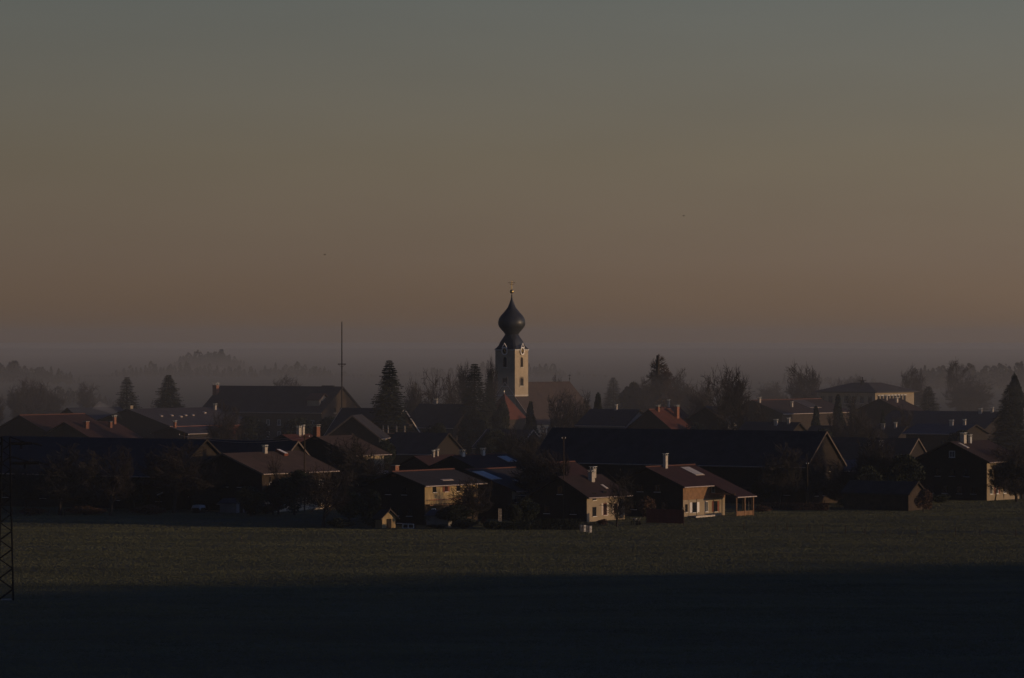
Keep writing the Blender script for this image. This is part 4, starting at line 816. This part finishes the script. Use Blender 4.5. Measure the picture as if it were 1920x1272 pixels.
MB().box(-.7, .6, -.04, .04, .62, .7).build('bar', 'paint', ra); [MB().box(x_, x_ + .07, -.035, .035, -.2, .62).build('post', 'wood', ra) for x_ in (-.6, 0, .45)]
p = gpt(937, 990); tl = thing('trellis', 'bright pale lattice trellis in the garden below the barn', 'trellis', p, R(-62))
for i in range(3): MB().box(-.44 + i * .41, -.38 + i * .41, -.03, .03, -.3, 3.1).build('upright', 'shutter', tl)
for i in range(5): MB().box(-.5, .5, .031, .07, 1.1 + i * .44, 1.18 + i * .44).build('lath', 'shutter', tl)
p = gpt(908, 983); T('shrub1', 'small sunlit shrub left of the pale trellis', 908, 966, dist(984), 14, name='shrub', cat='shrub')
for x, y, lb, L_, W_, H_ in ((850, 988, 'low shed with blue grey roof in front of the plank farmhouse', 4.2, 3, 2.6), (452, 962, 'small pale grey shed at the left meadow edge', 3.6, 2.6, 2.4)):
    p = gpt(x, y); t = thing('garden_hut', lb, 'shed', p, R(146)); MB().prism_x([(-W_ / 2, -.2), (W_ / 2, -.2), (W_ / 2, H_ * .72), (0, H_), (-W_ / 2, H_ * .72)], 0, L_).build('wall', 'grey', t)
    for s in (-1, 1): MB().prism_x([(0, H_ + .1), (s * (W_ / 2 + .3), H_ * .72 - .02), (s * (W_ / 2 + .3), H_ * .72 - .12), (0, H_ + .01)], -.3, L_ + .3).build('roof', 'bluegrey', t)
    MB().box(-.04, -.003, -.45, .45, 0, 1.8).build('door', 'darkwood', t)
# clipped hedge at the gabled house
def hedge(label, x, y, L_, W_, H_, rz, seed, m='leaf'):
    p = gpt(x, y); rnd = random.Random(seed); mb = MB()
    for i in range(int(L_ * 420)):
        a = rnd.uniform(-L_ / 2, L_ / 2); b = rnd.uniform(-W_ / 2, W_ / 2); c = rnd.uniform(0, H_) ; k = rnd.random()
        if k < .4: c = H_ * rnd.uniform(.9, 1.04)
        elif k < .8: b = W_ / 2 * rnd.choice((-1, 1)) * rnd.uniform(.85, 1.06)
        u = Vector((rnd.gauss(0, 1), rnd.gauss(0, 1), rnd.gauss(0, 1))).normalized() * .13; v = u.cross(Vector((rnd.gauss(0, 1), rnd.gauss(0, 1), rnd.gauss(0, 1)))).normalized() * .1; q = Vector((a, b, c))
        mb.add([q - u, q + v, q + u, q - v], [(0, 1, 2, 3)])
    t = thing('hedge', label, 'hedge', p, rz); mb.build('foliage', m, t); MB().box(-L_ / 2 + .1, L_ / 2 - .1, -W_ / 2 + .15, W_ / 2 - .15, -.2, H_ - .15).build('core', 'bark', t)
hedge('long clipped dark hedge before the gabled house', 1040, 993, 8.2, 1.1, 1.6, R(-4), 5)
hedge('low dark hedge between trellis and gabled house', 960, 993, 6, 1, 1.1, R(-6), 6); hedge('dark hedge behind the low field barn', 1680, 948, 9, 1.2, 2.6, R(-8), 8)
hedge('brown hedge right of the porch at the meadow edge', 1490, 955, 12, 1.0, 1.2, R(-5), 9, 'dry')
# two stacks of slatted crates
def crate_mesh():
    out = {}
    out['slat'] = MB().box(-.36, .36, -.012, .012, 0, .075).mesh('slat', 'paint'); out['post'] = MB().box(-.03, .03, -.03, .03, 0, .17).mesh('post', 'wood_pale'); return out
CM = crate_mesh()
for x, yb, who in ((1093, 997.5, 'left'), (1104, 999, 'right')):
    p = gpt(x, yb)
    for k in range(5):
        pos = 'lowest' if k == 0 else ('topmost' if k == 4 else ('second', 'third', 'fourth')[k - 1])
        c = thing('crate', f'{pos} white slatted crate of the {who} stack on the meadow', 'crate', p + Vector((0, 0, .02 + k * .215)), R(-40 + (k % 3) * 2), 'white crates stacked on the meadow')
        for sx in (-1, 1):
            for sy in (-1, 1): o = put('post', CM['post'], c); o.location = (sx * .32, sy * .24, 0)
        for sy in (-1, 1):
            o = put('slat', CM['slat'], c); o.location = (0, sy * .285, .09)
        for sx in (-1, 1):
            o = put('slat', CM['slat'], c); o.rotation_euler.z = R(90); o.scale.x = .78; o.location = (sx * .385, 0, .09)
        MB().box(-.36, .36, -.26, .26, 0, .03).build('base', 'wood', c)
# red board fence in front of the red roofed house
def board_fence(label, xa, ya, xb, yb, h, m, rail='wood', gap=.02, bw=.2):
    a, b = gpt(xa, ya), gpt(xb, yb); L_ = (b - a).length; t = thing('board_fence', label, 'fence', a, math.atan2(b.y - a.y, b.x - a.x))
    me = MB().box(0, bw - gap, -.015, .015, .05, h).mesh('board', m); rnd = random.Random(3); n = int(L_ / bw)
    for i in range(n): o = put('board', me, t); o.location = (i * bw, rnd.uniform(-.008, .008), rnd.uniform(-.03, .03))
    for z_ in (.3, h - .3): MB().box(0, L_, .02, .07, z_, z_ + .09).build('rail', rail, t)
    for i in range(int(L_ / 2) + 1): MB().box(i * 2 - .05, i * 2 + .05, .071, .17, -.3, h - .05).build('post', rail, t)
board_fence('red brown board fence in front of the red roofed house', 1212, 981, 1284, 983, 2.3, 'wood_red')
p = gpt(1192, 984); tr_ = thing('garden_trolley', 'small dark garden trolley with shiny basin left of the red fence', 'trolley', p, R(-30))
MB().box(-.7, .7, -.4, .4, .55, .7).build('tray', 'steel', tr_); [MB().box(sx * .62 - .04, sx * .62 + .04, sy * .34 - .04, sy * .34 + .04, .0, .55).build('leg', 'steel', tr_) for sx in (-1, 1) for sy in (-1, 1)]
MB().lathe([(.2, 0), (.42, .3), (.46, .34), (.4, .3), (.02, .1)], 14, (-.2, 0, .7)).build('basin', 'tin', tr_, True)
for s in (-1, 1): MB().tube((.5, s * .44, .25), (.5, s * .52, .25), .27, .27, 14).build('wheel', 'darkwood', tr_)
MB().bar((.7, -.35, .65), (1.15, -.35, 1.25), .05).build('handle', 'gutter', tr_)
# garden swing frame right of the porch
p = gpt(1401, 966); sw = thing('swing_frame', 'slim swing frame standing right of the porch', 'swing', p, R(-10))
for s in (-1, 1): MB().bar((s * .78, -.5, -.2), (s * .78, 0, 3.1), .07).build('leg', 'wood', sw); MB().bar((s * .78, .5, -.2), (s * .78, 0, 3.1), .07).build('leg', 'wood', sw)
MB().bar((-1.1, 0, 3.1), (1.1, 0, 3.1), .1).build('beam', 'shutter', sw); st_ = MB().box(-.3, .3, -.12, .12, .55, .6).build('seat', 'wood', sw)
for s in (-1, 1): MB().tube((s * .27, 0, .6), (s * .27, 0, 3.08), .015, .015, 4).build('rope', 'shutter', st_)
for k, (x, y0_, y1_) in enumerate(((1306, 972, 938), (1327, 966, 940), (1282, 986, 950), (1354, 968, 928))):
    p = gpt(x, y0_); h = (y0_ - y1_) * dist(y0_) / 8000
    t = thing('garden_post', ('slim washing line post before the white shutters', 'short washing line post near the porch', 'grey corner post at the right end of the red fence', 'slim pole standing before the porch')[k], 'post', p)
    MB().tube((0, 0, -.3), (0, 0, h), .05, .04, 8).build('shaft', 'wood', t); MB().box(-.3, .3, -.03, .03, h - .2, h - .14).build('arm', 'gutter', t)
p = gpt(1322, 972); pk = thing('timber_edge', 'sunlit timber edging of the bed before the red roofed house', 'edging', p, R(56))
for k in range(3): MB().box(-3 + k * 2.05, -1 + k * 2.05, -.1, .1, -.1, .28).build('log', 'shutter', pk)
T('shrub1', 'little flowering bush under the house corner', 1291, 958, dist(966), 9, name='shrub', cat='shrub')
# sign-like board and tarpaulin heap at left
p = gpt(299, 960); sg = thing('notice_board', 'small post with tilted pale board at the left meadow edge', 'sign', p, R(-40))
MB().box(-.08, .08, -.08, .08, -.3, 2.9).build('post', 'wood', sg); b = MB().box(-.1, .1, -.55, .55, -.05, .05).build('board', 'paint', sg); b.location = (.15, 0, 3.1); b.rotation_euler = (R(38), R(55), 0)
p = gpt(373, 962); tp_ = thing('tarpaulin_stack', 'wood stack half covered by a pale crumpled tarpaulin', 'wood stack', p, R(-30))
rnd = random.Random(4)
lg = MB().tube((-.75, 0, 0), (.75, 0, 0), .14, .13, 8).mesh('log', 'wood')
for r_ in range(5):
    for c_ in range(6): o = put('log', lg, tp_); o.location = (rnd.uniform(-.06, .06), -.75 + c_ * .29 + (.14 if r_ % 2 else 0), .14 + r_ * .25)
g_ = MB(); nn = 12
for i in range(nn + 1):
    for j in range(nn + 1):
        x_ = -.95 + 1.9 * i / nn; y_ = -1.0 + 1.9 * j / nn; z_ = 1.38 - .9 * max(0, abs(y_ + .05) - .78) * 4 * .8 - .8 * max(0, abs(x_) - .75) * 3 + .07 * noise.noise(Vector((x_ * 3, y_ * 3, 0))); g_.v.append((x_, y_, z_))
g_.f = [(i * (nn + 1) + j, (i + 1) * (nn + 1) + j, (i + 1) * (nn + 1) + j + 1, i * (nn + 1) + j + 1) for i in range(nn) for j in range(nn)]
g_.build('tarpaulin', 'tarp', tp_, True)
# field fences: one post each and a wire
def wire_fence(label, pts, h=1.15):
    P = [gpt(x, y) for x, y in pts]; t = thing('wire_fence', label, 'fence', P[0])
    rnd = random.Random(len(pts))
    for q in P:
        o = MB().tube((0, 0, -.3), (rnd.uniform(-.06, .06), rnd.uniform(-.05, .05), h * rnd.uniform(.85, 1.15)), .075, .06, 7).build('post', 'wood', t); o.location = q - P[0]
    for z_ in (h * .5, h * .88):
        w_ = MB()
        for a, b in zip(P, P[1:]): w_.tube(a - P[0] + Vector((0, 0, z_)), b - P[0] + Vector((0, 0, z_)), .008, .008, 4, False)
        w_.build('wire', 'steel', t)
wire_fence('wire fence with thin posts across the right part of the meadow', [(1395, 994), (1454, 995), (1476, 995), (1513, 996), (1543, 997), (1585, 998), (1622, 999), (1660, 1000), (1720, 1001), (1792, 1003), (1838, 1004), (1905, 1005)])
wire_fence('short wire fence with leaning posts at the far left', [(-20, 968), (47, 968), (90, 968), (121, 968)])
wire_fence('wire fence with pale stakes before the huge barn gable', [(1420, 955), (1455, 954), (1490, 953), (1525, 953), (1546, 952), (1575, 952), (1605, 951)], 1.6)
p = gpt(452, 1016); t = thing('field_stake', 'lone stake in the open meadow at left', 'stake', p); MB().tube((0, 0, -.2), (.05, 0, .9), .06, .045, 7).build('shaft', 'wood', t); MB().tube((.03, 0, .62), (.07, 0, .66), .075, .075, 7).build('ring', 'shutter', t)
T('shrub1', 'low tuft of dry growth on the sunny meadow', 1447, 967, dist(966) - 4, 7, name='shrub', cat='shrub')
# two birds high in the sky
for x, y, lb in ((609, 478, 'tiny bird in the sky above the maypole'), (1282, 405, 'tiny bird in the sky right of the church')):
    q = at(x, y, 900); t = thing('bird', lb, 'bird', q, R(40), 'birds in the sky')
    MB().rings([[(xx, r * math.cos(a), r * math.sin(a)) for a in [i * math.pi / 4 for i in range(8)]] for xx, r in ((-.22, .01), (-.12, .06), (.02, .075), (.14, .05), (.22, .035), (.28, .005))]).build('body', 'feather', t, True)
    for s in (-1, 1): MB().add([(.1, 0, .02), (-.08, 0, .02), (-.1, s * .22, .12), (.06, s * .22, .13), (-.14, s * .46, .08), (-.02, s * .44, .09)], [(0, 1, 2, 3), (3, 2, 4, 5)]).build('wing', 'feather', t)

# ---------------------------------------------------------------- smoke and haze
def volume(name, mb, color, dens, aniso, label, cat):
    m = bpy.data.materials.new(name); m.use_nodes = True; n = m.node_tree; n.nodes.remove(n.nodes['Principled BSDF'])
    v = n.nodes.new('ShaderNodeVolumePrincipled'); v.inputs['Color'].default_value = (*color, 1); v.inputs['Density'].default_value = dens; v.inputs['Anisotropy'].default_value = aniso
    n.links.new(v.outputs[0], n.nodes['Material Output'].inputs['Volume']); M[name] = m
    return tag(mb.build(name, name), label, cat, None, 'stuff')
a = at(229, 789, 968); rg = []
for k in range(14):
    f = k / 13; c = a + Vector((-6.0 * f ** 1.2, 0, .2 + 3.4 * f ** .75)); r = .18 + 1.0 * f
    rg.append([(c.x + r * .8 * math.cos(t) * .9, c.y + r * math.sin(t), c.z + r * .8 * math.cos(t)) for t in [i * math.pi / 6 for i in range(12)]])
volume('smoke', MB().rings(rg), (.9, .9, .9), .1, 0, 'thin smoke drifting left from a chimney of the far left red roofs', 'smoke')
volume('haze', MB().box(-6400, 6400, -1800, 12400, -4, 56), (.62, .71, .82), .00007, .2, 'thin evening haze lying over the plain', 'haze')
volume('mist', MB().box(-6300, 6300, 824, 12300, -3, 21), (.67, .67, .67), .00031, .15, 'evening mist lying on the plain from the village backwards', 'mist')
